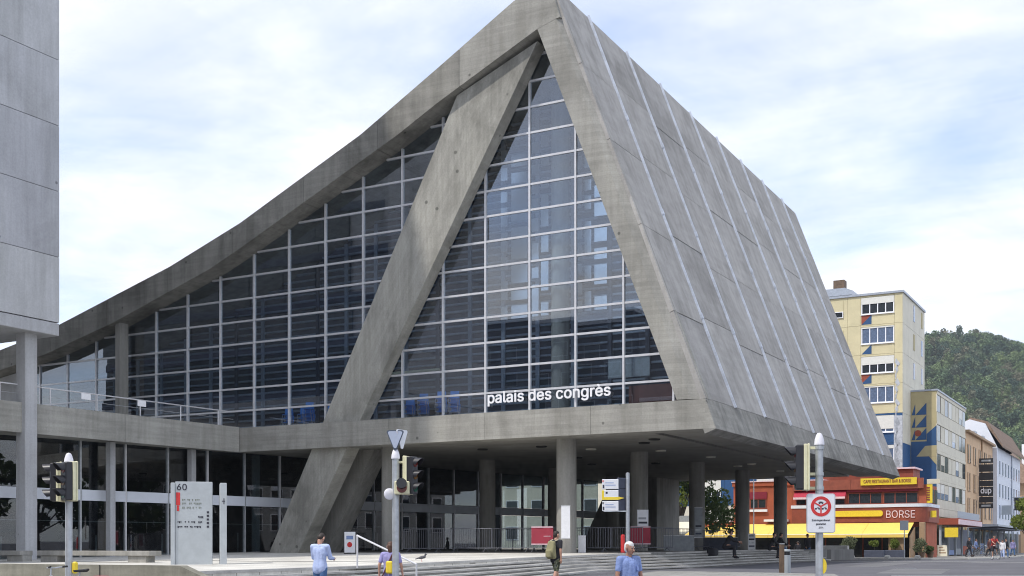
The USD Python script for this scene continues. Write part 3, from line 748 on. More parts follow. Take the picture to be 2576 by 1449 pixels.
CH = [(-39.75, 48.3, 3), (-39.0, 48.6, 3), (-38.3, 48.2, 4), (-37.0, 48.3, 3), (-36.35, 48.6, 4), (-35.7, 48.2, 4), (-32.0, 47.9, 3), (-31.4, 48.2, 4), (-30.2, 47.9, 4), (-29.6, 48.1, 4)]
_where = ['farthest left', 'second from left', 'third from left', 'fourth from left', 'fifth from left', 'just left of the raking leg',
          'just right of the raking leg', 'second right of the raking leg', 'third right of the raking leg', 'farthest right']
ch0 = None
for i, (x, y, n) in enumerate(CH):
    for k in range(n):
        lvl = ('bottom', 'second lowest', 'third', 'topmost')[k] if k < n - 1 else 'topmost'
        lab = f'{lvl} blue chair in the stack {_where[i]}'
        loc, rz_ = (x + 0.012 * k, y - 0.06 * k, Z(5.97) + 0.2 * k), 0.35
        if ch0 is None:
            ch0 = chair()
            ch0.SetCustomDataByKey('label', lab); ch0.SetCustomDataByKey('group', 'stacked blue chairs behind the glass')
            ch0.GetAttribute('xformOp:translate').Set(Gf.Vec3d(*loc)); ch0.GetAttribute('xformOp:rotateZ').Set(math.degrees(rz_))
        else:
            dup(ch0, loc, rz_, lab, 'stacked blue chairs behind the glass')

# ------------------------------------------------------------------ traffic lights and signs
M['lamp_red'] = plain('signal_red', (0.12, 0.012, 0.01), 0.25)
M['lamp_amber'] = plain('signal_amber', (0.14, 0.06, 0.01), 0.25)
M['lamp_green'] = plain('signal_green', (0.01, 0.07, 0.045), 0.25)
M['cap'] = plain('pale_plastic_cap', (0.72, 0.71, 0.76), 0.45, var=0.05)


def signal_head(t, loc, face, h=0.76, w=0.29):
    """three lamp head; face = heading (radians) the lamps look to, as the direction angle of +y"""
    r = h / 3
    T = lambda m: rot(m, face - math.pi / 2, loc)
    T2 = lambda m: rot(m, 0, (0, 0, 0)).copy()
    hd = obj('signal_head', rot(cbx(-0.1, 0.1, -w / 2 + 0.02, w / 2 - 0.02, -h / 2, h / 2, 0.02), face, loc), M['black'], t)
    obj('backplate', rot(cbx(-0.15, -0.102, -w / 2, w / 2, -h / 2 - 0.02, h / 2 + 0.02, 0.015), face, loc), M['cream'], hd)
    obj('side_cover', rot(cbx(-0.101, -0.04, -w / 2 - 0.004, w / 2 + 0.004, -h / 2 - 0.012, h / 2 + 0.012, 0.01), face, loc), M['cream'], hd)
    for k, m_ in enumerate(('lamp_red', 'lamp_amber', 'lamp_green')):
        z_ = h / 2 - r * (k + 0.5)
        obj('lens', rot(bar((0.09, 0, z_), (0.112, 0, z_), 0.095, 0.09, 18), face, loc), M[m_], hd)
        # hood: open half tube
        a_ = np.linspace(-0.35, math.pi + 0.35, 16)
        ring = lambda rr, x_, tilt: [(x_ - tilt * (1 - math.sin(q)) * 0.06, rr * math.cos(q), z_ + rr * math.sin(q) - 0.03 * (x_ - 0.1)) for q in a_]
        v = np.array(ring(0.112, 0.098, 0) + ring(0.112, 0.30, 1.6) + ring(0.106, 0.098, 0) + ring(0.106, 0.30, 1.6))
        n = len(a_)
        f = []
        for i in range(n - 1):
            f += [[i, i + 1, n + i + 1, n + i], [2 * n + i, 3 * n + i, 3 * n + i + 1, 2 * n + i + 1], [n + i, n + i + 1, 3 * n + i + 1, 3 * n + i]]
        q = trimesh.Trimesh(v, np.array([[x[0], x[1], x[2]] for x in f] + [[x[0], x[2], x[3]] for x in f]), process=False)
        obj('hood', rot(q, face, loc), M['black'], hd)
    return hd


RIGHT = math.atan2(S, C)          # heading of the picture's right
TOCAM = math.atan2(-C, S)         # heading from the scene to the camera


def off(base, ang, d):
    return (base[0] + math.cos(ang) * d, base[1] + math.sin(ang) * d)


def pole(t, xy, z0, z1, r=0.072, cap=True):
    obj('pole', lathe([(0, z0 - 0.2), (r, z0 - 0.2), (r, z1), (0, z1)], 18, (*xy, 0)), M['steel'], t, smooth=30)
    obj('base_plate', lathe([(0, z0 - 0.02), (r * 1.8, z0 - 0.02), (r * 1.8, z0 + 0.03), (r, z0 + 0.05), (0, z0 + 0.05)], 18, (*xy, 0)), M['steel'], t, smooth=30)
    if cap:
        obj('cap', lathe([(0, z1 - 0.01), (r + 0.022, z1 - 0.01), (r + 0.022, z1 + 0.02), (r + 0.012, z1 + 0.09), (r - 0.012, z1 + 0.17), (r - 0.035, z1 + 0.205), (0, z1 + 0.215)], 18, (*xy, 0)), M['cap'], t, smooth=40)


def clamp(t, xy, z, ang, d):
    p = off(xy, ang, d)
    obj('bracket', beam((*xy, z), (*p, z), 0.04, 0.05), M['cream'], t)


# left pole
t = thing('traffic_light', 'traffic light with two cream backed black heads in front of the terrace column', 'traffic light', group=None)
D1 = 24.0
b = P(173, D1)
zg = float(road(b[1]))
pole(t, b, zg, EYE + (1378 - 1166) / 3013 * D1)
zc = EYE + (1378 - 1213) / 3013 * D1
h1 = off(b, RIGHT + math.pi, 0.235)
signal_head(t, (h1[0], h1[1], zc), RIGHT + math.pi - 0.06)
h2 = off(off(b, TOCAM, 0.2), RIGHT, 0.06)
signal_head(t, (h2[0], h2[1], zc + 0.01), RIGHT + math.pi + 0.75)
for zz_ in (0.28, -0.3):
    clamp(t, b, zc + zz_, RIGHT + math.pi, 0.2)
    clamp(t, b, zc + zz_, TOCAM + 0.2, 0.2)
p_ = off(b, RIGHT, 0.125)
obj('push_button_box', rot(cbx(-0.05, 0.05, -0.055, 0.055, -0.12, 0.12, 0.03), RIGHT, (*p_, EYE - 50 / 3013 * D1)), M['yellow'], t)

# middle pole
t = thing('traffic_light', 'traffic light under the triangular sign with one black head facing right', 'traffic light')
D2 = 27.0
b = P(995, D2)
b2 = b
zg = float(road(b[1]))
pole(t, b, zg, EYE + (1378 - 1153) / 3013 * D2, 0.075)
zc = EYE + (1378 - 1196) / 3013 * D2
h1 = off(off(b, RIGHT, 0.36), TOCAM, 0.02)
signal_head(t, (h1[0], h1[1], zc), RIGHT - 0.45, h=0.84, w=0.3)
for zz_ in (0.3, -0.32):
    clamp(t, b, zc + zz_, RIGHT, 0.24)
# small box lamp and round side lamp below
p_ = off(off(b, RIGHT, 0.16), TOCAM, 0.1)
z_ = EYE + (1378 - 1228) / 3013 * D2
bxm = obj('warning_box', rot(cbx(-0.17, 0.17, -0.1, 0.1, -0.15, 0.15, 0.02), RIGHT, (*p_, z_)), M['cream'], t)
obj('lens', rot(bar((0, -0.1, 0), (0, -0.125, 0), 0.115, 0.11, 18), RIGHT, (*p_, z_)), M['lamp_red'], bxm)
q_ = off(p_, TOCAM, 0.12)
obj('hood', rot(bar((0, -0.11, 0.05), (0, -0.22, 0.06), 0.12, 0.115, 18), RIGHT, (*p_, z_ + 0.04)), M['black'], bxm)
p_ = off(off(b, RIGHT, -0.13), TOCAM, 0.05)
obj('round_lamp', rot(lathe([(0, -0.05), (0.1, -0.05), (0.13, -0.02), (0.13, 0.02), (0.09, 0.05), (0, 0.055)], 20), RIGHT + 0.5, (*p_, EYE + (1378 - 1243) / 3013 * D2), rx=math.pi / 2), M['cap'], t, smooth=40)

# triangular sign above it
t = thing('triangle_sign', 'pale grey triangular road sign pointing down on top of the middle pole', 'sign')
zc = EYE + (1378 - 1083) / 3013 * D2
p_ = off(b2, TOCAM, 0.06)


def tri(w, h, th):
    return prism_xz(Polygon([(-w / 2, 0), (w / 2, 0), (0, -h)]).buffer(-0.04).buffer(0.04), -th / 2, th / 2)


M['sign_back'] = plain('sign_back_grey', (0.42, 0.47, 0.58), 0.45, 0.2, var=0.05)
M['rim'] = plain('dark_rim', (0.08, 0.1, 0.14), 0.5, 0.2)
obj('rim', rot(tri(0.42, 0.52, 0.03), RIGHT - 0.12, (*p_, zc)), M['rim'], t)
obj('plate', rot(affinity and tri(0.36, 0.45, 0.034), RIGHT - 0.12, (*off(p_, TOCAM, 0.006), zc - 0.022)), M['sign_back'], t)
p2 = off(off(p_, RIGHT, 0.14), TOCAM, -0.1)
obj('second_plate', rot(tri(0.4, 0.5, 0.02), RIGHT + 0.95, (*p2, zc + 0.02)), M['sign_white'], t)
obj('post', bar((*b2, EYE + (1378 - 1153) / 3013 * D2 + 0.15), (*off(b2, RIGHT, 0.06), zc - 0.1), 0.02), M['steel'], t)

# right pole
t = thing('traffic_light', 'traffic light at the right with a cream backed head facing left', 'traffic light')
D3 = 22.0
b = P(2061, D3)
zg = float(road(b[1]))
pole(t, b, zg, EYE + (1378 - 1118) / 3013 * D3, 0.07)
zc = EYE + (1378 - 1176) / 3013 * D3
h1 = off(b, RIGHT + math.pi, 0.34)
signal_head(t, (h1[0], h1[1], zc), RIGHT + math.pi - 0.12, h=0.82, w=0.3)
for zz_ in (0.36, -0.12, -0.38):
    clamp(t, b, zc + zz_, RIGHT + math.pi, 0.22)
    obj('collar', lathe([(0.07, -0.03), (0.085, -0.03), (0.085, 0.03), (0.07, 0.03)], 18, (*b, zc + zz_)), M['steel'], t)
p_ = off(b, RIGHT, 0.105)
obj('push_button_box', rot(hull([(x_, y_ * k_, z_) for k_ in (1,) for (x_, y_, z_) in [(math.cos(a_) * 0.065, s_ * 0.05, math.sin(a_) * 0.14) for a_ in np.linspace(-math.pi / 2, math.pi / 2, 9) for s_ in (-1, 1)]]), RIGHT, (*off(b, RIGHT, 0.06), EYE - 46 / 3013 * D3)), M['yellow'], t)

t = thing('ban_sign', 'white sign with a red ring on the right hand traffic light pole', 'sign')
p_ = off(b, TOCAM, 0.1)
zc = EYE + (1378 - 1291.5) / 3013 * D3
W2, H2 = 0.52, 0.72
SG = RIGHT - 0.06
outer = sbox(-W2 / 2, -H2 / 2, W2 / 2, H2 / 2).buffer(-0.05).buffer(0.05)


def on_sign(poly, d0, d1, z):
    return rot(prism_xz(poly, -d1, -d0), SG, (*p_, z))


pl = obj('plate', on_sign(outer, 0.0, 0.02, zc), M['steel'], t)
obj('face', on_sign(outer.buffer(-0.016), 0.02, 0.023, zc), M['sign_white'], t)
from shapely.geometry import Point
cy = 0.125
ring = Point(0, cy).buffer(0.183).difference(Point(0, cy).buffer(0.127))
ypart = unary_union([LineString([(0, cy), (0.135 * math.cos(a_), cy + 0.135 * math.sin(a_))]).buffer(0.013) for a_ in (math.radians(30), math.radians(150), math.radians(270))])
obj('red_ring', on_sign(ring.union(ypart), 0.023, 0.027, zc), M['red'], t)
M['ink'] = plain('dark_ink', (0.03, 0.03, 0.045), 0.6)
car = unary_union([sbox(-0.045, -0.012, 0.045, 0.008), sbox(-0.028, 0.006, 0.028, 0.022), Point(-0.028, -0.014).buffer(0.011), Point(0.028, -0.014).buffer(0.011)])
bikeg = unary_union([Point(-0.03, -0.01).buffer(0.016), Point(0.03, -0.01).buffer(0.016), LineString([(-0.03, -0.01), (0, 0.012), (0.03, -0.01)]).buffer(0.006), LineString([(0.02, 0.0), (0.024, 0.024), (0.034, 0.024)]).buffer(0.004)])
obj('car_symbol', on_sign(affinity.translate(car, 0, cy + 0.067), 0.023, 0.026, zc), M['ink'], t)
obj('motorcycle_symbol', on_sign(affinity.translate(bikeg, -0.062, cy - 0.035), 0.023, 0.026, zc), M['ink'], t)
obj('moped_symbol', on_sign(affinity.translate(bikeg, 0.062, cy - 0.035), 0.023, 0.026, zc), M['ink'], t)


def flat_text(s, h, d, ang, org, zc_, wmax=None, bold=True, center=True, up=False):
    m = text(s, h, d, bold)
    w_ = m.bounds[1][0] - m.bounds[0][0]
    if wmax:
        m.apply_scale([wmax / w_, 1, 1]); w_ = wmax
    if center:
        m.apply_translation((-w_ / 2 - m.bounds[0][0], 0, 0))
    if up:
        m.apply_transform(trimesh.transformations.rotation_matrix(math.pi / 2, (0, 0, 1)))
    m.apply_transform(trimesh.transformations.rotation_matrix(math.pi / 2, (1, 0, 0)))
    return rot(m, ang, (*org, zc_))


pf = off(p_, SG - math.pi / 2, 0.024)
obj('lettering', flat_text('Zubringerdienst', 0.03, 0.003, SG, pf, zc - 0.142, 0.33), M['ink'], t, kind='stuff')
obj('lettering', flat_text('gestattet', 0.03, 0.003, SG, pf, zc - 0.21, 0.18), M['ink'], t, kind='stuff')
obj('lettering', flat_text('10 t', 0.03, 0.003, SG, pf, zc - 0.275, 0.08), M['ink'], t, kind='stuff')

# ------------------------------------------------------------------ information steles
t = thing('information_stele', 'broad pale metal information panel marked 60 on the plaza', 'information panel')
D4 = 40.0
b = P(488, D4)
zg = float(plz(b[1])) - 0.02
ang = RIGHT + 0.2
H4 = 2.78
M['stele'] = plain('brushed_stele', (0.40, 0.43, 0.45), 0.5, 0.15, var=0.06, scale=3)
obj('body', rot(cbx(-0.6, 0.6, -0.11, 0.11, 0, H4, 0.012), ang, (*b, zg)), M['stele'], t)
obj('side_post', rot(cbx(-0.74, -0.604, -0.16, 0.10, 0, H4 - 0.04, 0.012), ang, (*b, zg)), M['stele'], t)
fo = off(b, ang - math.pi / 2, 0.111)


def on_stele(x0, x1, z0, z1, m_, name):
    return obj(name, rot(bx(x0, x1, -0.117, -0.1105, z0, z1), ang, (*b, zg)), M[m_], t)


obj('number', rot(flat_text('60', 0.2, 0.006, 0, (0, 0), 0, None, True, False), ang, (*off(off(b, ang, -0.57), ang - math.pi / 2, 0.113), zg + H4 - 0.28)), M['ink'], t, kind='stuff')
on_stele(-0.57, -0.44, H4 - 0.78, H4 - 0.36, 'red', 'red_flag')
on_stele(-0.545, -0.47, H4 - 0.98, H4 - 0.79, 'red', 'red_flag')
M['pale_ink'] = plain('pale_print', (0.2, 0.22, 0.2), 0.6)
for k, (z_, x0, wds) in enumerate([(0.62, -0.38, (0.12, 0.2, 0.16)), (0.74, -0.38, (0.18, 0.1, 0.26)), (0.88, -0.38, (0.1, 0.24, 0.2)), (1.19, 0.0, (0.36,)), (1.36, -0.52, (0.18, 0.16, 0.36)), (1.52, -0.52, (0.17, 0.13, 0.36))]):
    x_ = x0
    for w_ in wds:
        n_ = max(2, int(w_ / 0.045))
        for j in range(n_):
            if rng.random() < 0.85:
                on_stele(x_ + j * w_ / n_, x_ + (j + 0.72) * w_ / n_, H4 - z_ - rng.choice((0.0, 0.0, 0.02)), H4 - z_ + 0.045, 'ink' if k > 2 else 'pale_ink', 'print_mark')
        x_ += w_ + 0.05
for k in range(5):
    on_stele(0.42, 0.49, H4 - 1.05 - 0.12 * k, H4 - 0.98 - 0.12 * k, 'ink', 'print_mark')

t = thing('narrow_stele', 'narrow pale metal slab standing edge on beside the information panel', 'information panel')
b = P(561, D4 + 0.3)
obj('body', rot(cbx(-0.11, 0.11, -0.45, 0.45, 0, 2.74, 0.015), RIGHT + 0.27, (*b, zg)), M['stele'], t)
obj('arrow', rot(unary_union and prism_xz(unary_union([sbox(-0.05, -0.015, 0.05, 0.015), sbox(0.0, -0.1, 0.03, 0.1)]), -0.455, -0.4505), RIGHT + 0.27, (*b, zg + 2.13)), M['ink'], t)

# ------------------------------------------------------------------ benches
for i, (x0, x1, lab, legs) in enumerate([(-37.75, -31.9, 'long grey concrete bench in front of the ground floor glass', (-37.5, -32.9)), (-43.8, -38.7, 'grey concrete bench cut by the left edge, left of the terrace column', (-43.5, -39.4))]):
    t = thing('bench', lab, 'bench')
    z0 = float(plz(31.4))
    obj('seat', cbx(x0, x1, 31.1, 31.7, z0 + 0.24, z0 + 0.42, 0.015), M['column'], t)
    for lx in legs:
        obj('leg', cbx(lx - 0.15, lx + 0.75, 31.18, 31.62, z0 - 0.1, z0 + 0.24, 0.01), M['column'], t)

# ------------------------------------------------------------------ handrail on the stairs
t = thing('stair_handrail', 'bent steel handrail coming down the plaza steps', 'handrail')
hx, hy = -21.55, 29.4
z0 = float(plz(hy))
obj('post', bar((hx, hy, z0 - 0.05), (hx, hy, z0 + 0.93), 0.028), M['alu'], t)
obj('rail', bar((hx, hy, z0 + 0.93), (hx + 2.2, hy - 0.1, z0 + 0.08), 0.028), M['alu'], t)
obj('elbow', trimesh.creation.icosphere(2, 0.03).apply_translation((hx, hy, z0 + 0.93)), M['alu'], t)
obj('post', bar((hx + 2.2, hy - 0.1, z0 + 0.08), (hx + 2.2, hy - 0.1, float(road(hy)) - 0.1), 0.028), M['alu'], t)

# ------------------------------------------------------------------ barriers, banners, boards under the hall
def barrier(loc, rz_, lab):
    t = thing('crowd_barrier', lab, 'barrier', loc, rz_, 'steel crowd barriers under the hall')
    L = 2.2
    obj('frame', [bar((-L / 2, 0, 0.2), (-L / 2, 0, 1.1), 0.02, n=8), bar((L / 2, 0, 0.2), (L / 2, 0, 1.1), 0.02, n=8), bar((-L / 2, 0, 1.1), (L / 2, 0, 1.1), 0.02, n=8), bar((-L / 2, 0, 0.2), (L / 2, 0, 0.2), 0.02, n=8)], M['barrier'], t)
    for i in range(17):
        x = -L / 2 + L * (i + 1) / 18
        obj('bar', bar((x, 0, 0.2), (x, 0, 1.1), 0.009, n=5), M['barrier'], t)
    for s_ in (-0.8, 0.8):
        obj('foot', [bar((s_, -0.3, 0.0), (s_, 0, 0.2), 0.018, n=6), bar((s_, 0.3, 0.0), (s_, 0, 0.2), 0.018, n=6)], M['barrier'], t)
    return t


BAR = []
for px, dd, a_, lab in [(1066, 55.5, 0.0, 'steel crowd barrier just right of the middle traffic light pole'), (1184, 55.0, 0.02, 'steel crowd barrier left of the second round column'),
                        (1290, 54.4, -0.03, 'steel crowd barrier between the second column and the red banner'), (1383, 53.6, 0.0, 'steel crowd barrier carrying the left red banner'),
                        (1478, 53.6, 0.1, 'steel crowd barrier right of the front column with the white banner'), (1560, 53.6, -0.04, 'steel crowd barrier behind the old man in blue'),
                        (1640, 55.0, 0.9, 'steel crowd barrier carrying the right dark red banner'), (1706, 60.5, 1.35, 'steel crowd barrier with a grey cover by the third column'),
                        (1765, 66.0, 1.42, 'steel crowd barrier behind the person seated on the steps'), (1830, 69.0, 1.2, 'steel crowd barrier left of the fourth column')]:
    x, y = P(px, dd)
    loc = (x, y, float(plz(y)))
    if not BAR:
        BAR.append(barrier(loc, a_, lab))
    else:
        BAR.append(dup(BAR[0], loc, a_, lab, 'steel crowd barriers under the hall'))
M['banner_pink'] = plain('banner_pink_edge', (0.62, 0.42, 0.47), 0.6)
for px, dd, w_, lab, m_ in [(1364, 53.0, 1.05, 'red banner with pale edges on a barrier left of the man with the backpack', 'banner'), (1611, 54.2, 0.95, 'dark red banner on a barrier behind the old man', 'banner')]:
    x, y = P(px, dd)
    t = thing('banner', lab, 'banner', (x, y, float(plz(y))), 0.05)
    n_ = 14
    xs_ = np.linspace(-w_ / 2, w_ / 2, n_)
    v = np.array([(q, 0.012 * math.sin(q * 9 + dd), z_) for z_ in (0.4, 1.1) for q in xs_])
    cl = trimesh.Trimesh(v, [f for i in range(n_ - 1) for f in ([i, i + 1, n_ + i + 1], [i, n_ + i + 1, n_ + i])], process=False)
    obj('cloth', cl, M[m_], t)
    for z_ in (0.345, 1.105):
        obj('edge_strip', bx(-w_ / 2, w_ / 2, -0.02, 0.012, z_, z_ + 0.06), M['banner_pink'], t)
    if w_ > 1:
        obj('lettering', rot(bx(0.08, 0.42, -0.024, -0.016, 0.72, 0.745), 0, (0, 0, 0)), M['banner_pink'], t)
for px, dd, w_, z0, z1, lab, m_, nm in [(1423, 51.2, 0.38, 0.62, 1.98, 'tall white notice board fixed to the front round column', 'white', 'notice_board'),
                                        (1464, 52.9, 0.34, -0.05, 0.72, 'small white banner hanging on a barrier right of the front column', 'white', 'white_banner'),
                                        (1708, 58.6, 1.5, -0.05, 0.78, 'grey fabric cover on a barrier by the third column', 'grey_sheet', 'barrier_cover'),
                                        (1812, 66.5, 1.9, -0.02, 0.75, 'darker grey fabric cover on barrier behind the seated person', 'dark_steel', 'barrier_cover'),
                                        (1757, 63.2, 0.42, 0.75, 2.3, 'poster wrapped on the third round column', 'grey_sheet', 'poster'),
                                        (1617, 54.6, 0.5, 0.75, 1.9, 'pale green poster on the second round column of the right row', 'sign_white', 'poster'),
                                        (1891, 69.6, 0.42, 0.1, 1.0, 'white leaflet frame on the fourth round column', 'white', 'poster')]:
    x, y = P(px, dd)
    t = thing(nm, lab, 'board' if nm == 'notice_board' else ('banner' if nm == 'white_banner' else ('poster' if nm == 'poster' else 'cover')), (x, y, 0), RIGHT * (0.3 if nm == 'barrier_cover' else 1.0))
    zb = EYE - 0.1
    obj('sheet', cbx(-w_ / 2, w_ / 2, -0.02, 0.02, zb + z0 - 0.1, zb + z1 - 0.1, 0.006), M[m_], t)
    obj('top_bar', bx(-w_ / 2 - 0.01, w_ / 2 + 0.01, -0.024, 0.024, zb + z1 - 0.1, zb + z1 - 0.07), M['alu'], t)
    obj('bottom_bar', bx(-w_ / 2 - 0.01, w_ / 2 + 0.01, -0.024, 0.024, zb + z0 - 0.13, zb + z0 - 0.1), M['alu'], t)
    if nm == 'poster':
        for k in range(4):
            obj('print', bx(-w_ / 2 + 0.05, w_ / 2 - 0.05 - 0.05 * (k % 2), -0.024, -0.0205, zb + z0 + 0.05 + k * 0.2, zb + z0 + 0.14 + k * 0.2), M[('dark_steel', 'steel', 'ink', 'grey_sheet')[k]], t)

t = thing('sandwich_board', 'white pavement sign with blue and red print at the foot of the raking leg', 'sign')
x, y = P(880, 54.5)
z0 = float(plz(y))
obj('panel', rot(cbx(-0.26, 0.26, -0.02, 0.02, 0.05, 1.0, 0.01), RIGHT * 0.6, (x, y, z0), rx=0.0), M['white'], t)
obj('frame', rot(cbx(-0.3, 0.3, 0.025, 0.06, 0.0, 1.04, 0.01), RIGHT * 0.6, (x, y, z0)), M['black'], t)
M['blue_ink'] = plain('blue_print', (0.2, 0.28, 0.5), 0.6)
obj('print', rot(bx(-0.16, 0.16, -0.026, -0.0205, 0.66, 0.82), RIGHT * 0.6, (x, y, z0)), M['blue_ink'], t)
obj('print', rot(prism_xz(Point(0, 0.42).buffer(0.12), -0.026, -0.0205), RIGHT * 0.6, (x, y, z0)), M['red'], t)

t = thing('red_marker_post', 'slim red post on the plaza left of the old man', 'post')
x, y = P(1567, 50.5)
obj('shaft', lathe([(0, 0), (0.09, 0), (0.09, 0.72), (0.07, 0.78), (0, 0.8)], 16, (x, y, float(plz(y)))), M['red'], t, smooth=40)
obj('foot', cbx(x - 0.16, x + 0.16, y - 0.16, y + 0.16, float(plz(y)) - 0.01, float(plz(y)) + 0.03), M['black'], t)

# direction signs
t = thing('direction_sign', 'post with three stacked white and yellow direction panels on dark blue backs', 'sign')
D5 = 36.0
b = P(1579, D5)
zg = float(road(b[1]))
zt = EYE + (1378 - 1190) / 3013 * D5
obj('pole', lathe([(0, zg - 0.2), (0.055, zg - 0.2), (0.055, zt), (0, zt + 0.02)], 16, (*b, 0)), M['steel'], t, smooth=30)
obj('cross_bar', beam((*off(b, RIGHT + math.pi, 0.0), zt - 1.15), (*off(b, RIGHT + math.pi, 0.72), zt - 1.15), 0.04, 0.04), M['steel'], t)
DA = RIGHT + 0.35
for k in range(3):
    z_ = EYE + (1378 - (1218 + 27.5 * k)) / 3013 * D5
    p1 = off(b, RIGHT + math.pi, 0.52)
    bd = obj('panel', rot(cbx(-0.25, 0.25, -0.03, 0.03, -0.15, 0.15, 0.01), DA - 0.5, (*p1, z_)), M['sign_white'], t)
    p2 = off(off(b, RIGHT + math.pi, 0.15), TOCAM, -0.06)
    obj('back_box', rot(cbx(-0.18, 0.18, -0.05, 0.05, -0.15, 0.17, 0.01), RIGHT + 0.5, (*p2, z_ + 0.02)), M['dark_steel'], bd)
    f_ = DA - 0.5
    fr = lambda x0, x1, z0, z1, m_: obj('print', rot(bx(x0, x1, -0.034, -0.0305, z0, z1), f_, (*p1, z_)), M[m_], bd)
    if k == 1:
        fr(-0.25, -0.19, -0.145, 0.145, 'yellow'); fr(-0.189, 0.25, -0.145, -0.06, 'yellow'); fr(-0.14, -0.08, 0.04, 0.1, 'ink')
        obj('arrow_tip', rot(prism_xz(Polygon([(0.25, -0.14), (0.42, -0.09), (0.25, -0.05)]), -0.03, 0.0), f_, (*p1, z_)), M['yellow'], bd)
    else:
        fr(-0.23, -0.18, -0.12, -0.02, 'ink'); fr(-0.15, 0.1, 0.03, 0.05, 'blue_ink'); fr(-0.15, 0.16, -0.04, -0.02, 'blue_ink')
        fr(-0.24, -0.2, 0.06, 0.12, 'red' if k == 0 else 'ink')

# litter bin and post near the right kerb
t = thing('litter_bin', 'slim pale metal litter bin with a dark slot at the right kerb', 'litter bin')
b = P(1977, 43.5)
zg = float(road(b[1]))
obj('body', lathe([(0, 0), (0.17, 0), (0.17, 0.66), (0, 0.66)], 24, (*b, zg)), M['stele'], t, smooth=30)
obj('slot_ring', lathe([(0, 0.661), (0.15, 0.661), (0.15, 0.79), (0, 0.79)], 24, (*b, zg)), M['black'], t, smooth=30)
obj('lid', lathe([(0, 0.791), (0.175, 0.791), (0.175, 0.83), (0.15, 0.86), (0, 0.87)], 24, (*b, zg)), M['stele'], t, smooth=30)
t = thing('wooden_post', 'square weathered brown post beside the litter bin', 'post')
M['brown'] = plain('brown_wood', (0.13, 0.085, 0.055), 0.8, var=0.25, scale=5)
b = P(1966.5, 43.0)
obj('shaft', rot(cbx(-0.08, 0.08, -0.08, 0.08, -0.1, 1.05, 0.012), RIGHT, (*b, float(road(b[1])))), M['brown'], t)
obj('cap', rot(cbx(-0.09, 0.09, -0.09, 0.09, 1.05, 1.08, 0.01), RIGHT, (*b, float(road(b[1])))), M['steel'], t)

# pigeon
t = thing('pigeon', 'dark grey pigeon walking on the sunlit plaza edge', 'pigeon')
b = P(1060, 40.5)
zp = float(plz(b[1]))
M['pigeon'] = plain('pigeon_grey', (0.07, 0.07, 0.08), 0.6, var=0.3, scale=25)
sph = lambda c, r: manifold3d.Manifold.sphere(r, 16).translate(c)
H = manifold3d.Manifold.batch_hull
pig = H([sph((0, 0, 0.15), 0.055), sph((0.1, 0, 0.17), 0.05), sph((-0.1, 0, 0.13), 0.025)]) + H([sph((-0.1, 0, 0.13), 0.025), sph((-0.2, 0.0, 0.1), 0.014)]) + H([sph((0.11, 0, 0.19), 0.035), sph((0.14, 0, 0.255), 0.027)]) + H([sph((0.14, 0, 0.26), 0.03), sph((0.165, 0, 0.255), 0.02)])
pb = obj('body', rot(trimesh.Trimesh(*(lambda mm: (mm.vert_properties[:, :3], mm.tri_verts))(pig.to_mesh())), RIGHT + 0.1, (*b, zp)), M['pigeon'], t, smooth=50)
for s_ in (-0.025, 0.025):
    obj('leg', rot(bar((0.01, s_, 0.1), (0.02, s_, 0.0), 0.006, n=5), RIGHT + 0.1, (*b, zp)), M['red'], t)
obj('beak', rot(bar((0.18, 0, 0.255), (0.21, 0, 0.245), 0.007, 0.002, 6), RIGHT + 0.1, (*b, zp)), M['ink'], t)

# ------------------------------------------------------------------ bicycles
M['bike_white'] = plain('white_frame_paint', (0.68, 0.68, 0.74), 0.35, var=0.03)
M['rubber'] = plain('rubber', (0.02, 0.02, 0.02), 0.7)


def torus(R, r, c, n=28, m=7):
    a_ = np.linspace(0, 2 * np.pi, n, endpoint=False)
    q = np.linspace(0, 2 * np.pi, m, endpoint=False)
    A, Q = np.meshgrid(a_, q, indexing='ij')
    v = np.stack([(R + r * np.cos(Q)) * np.cos(A), r * np.sin(Q), (R + r * np.cos(Q)) * np.sin(A)], -1).reshape(-1, 3) + c
    f = []
    for i in range(n):
        for j in range(m):
            f.append([i * m + j, ((i + 1) % n) * m + j, ((i + 1) % n) * m + (j + 1) % m, i * m + (j + 1) % m])
    f = np.array(f)
    mesh_ = trimesh.Trimesh(v, np.vstack([f[:, [0, 1, 2]], f[:, [0, 2, 3]]]), process=False)
    mesh_.fix_normals()
    return mesh_


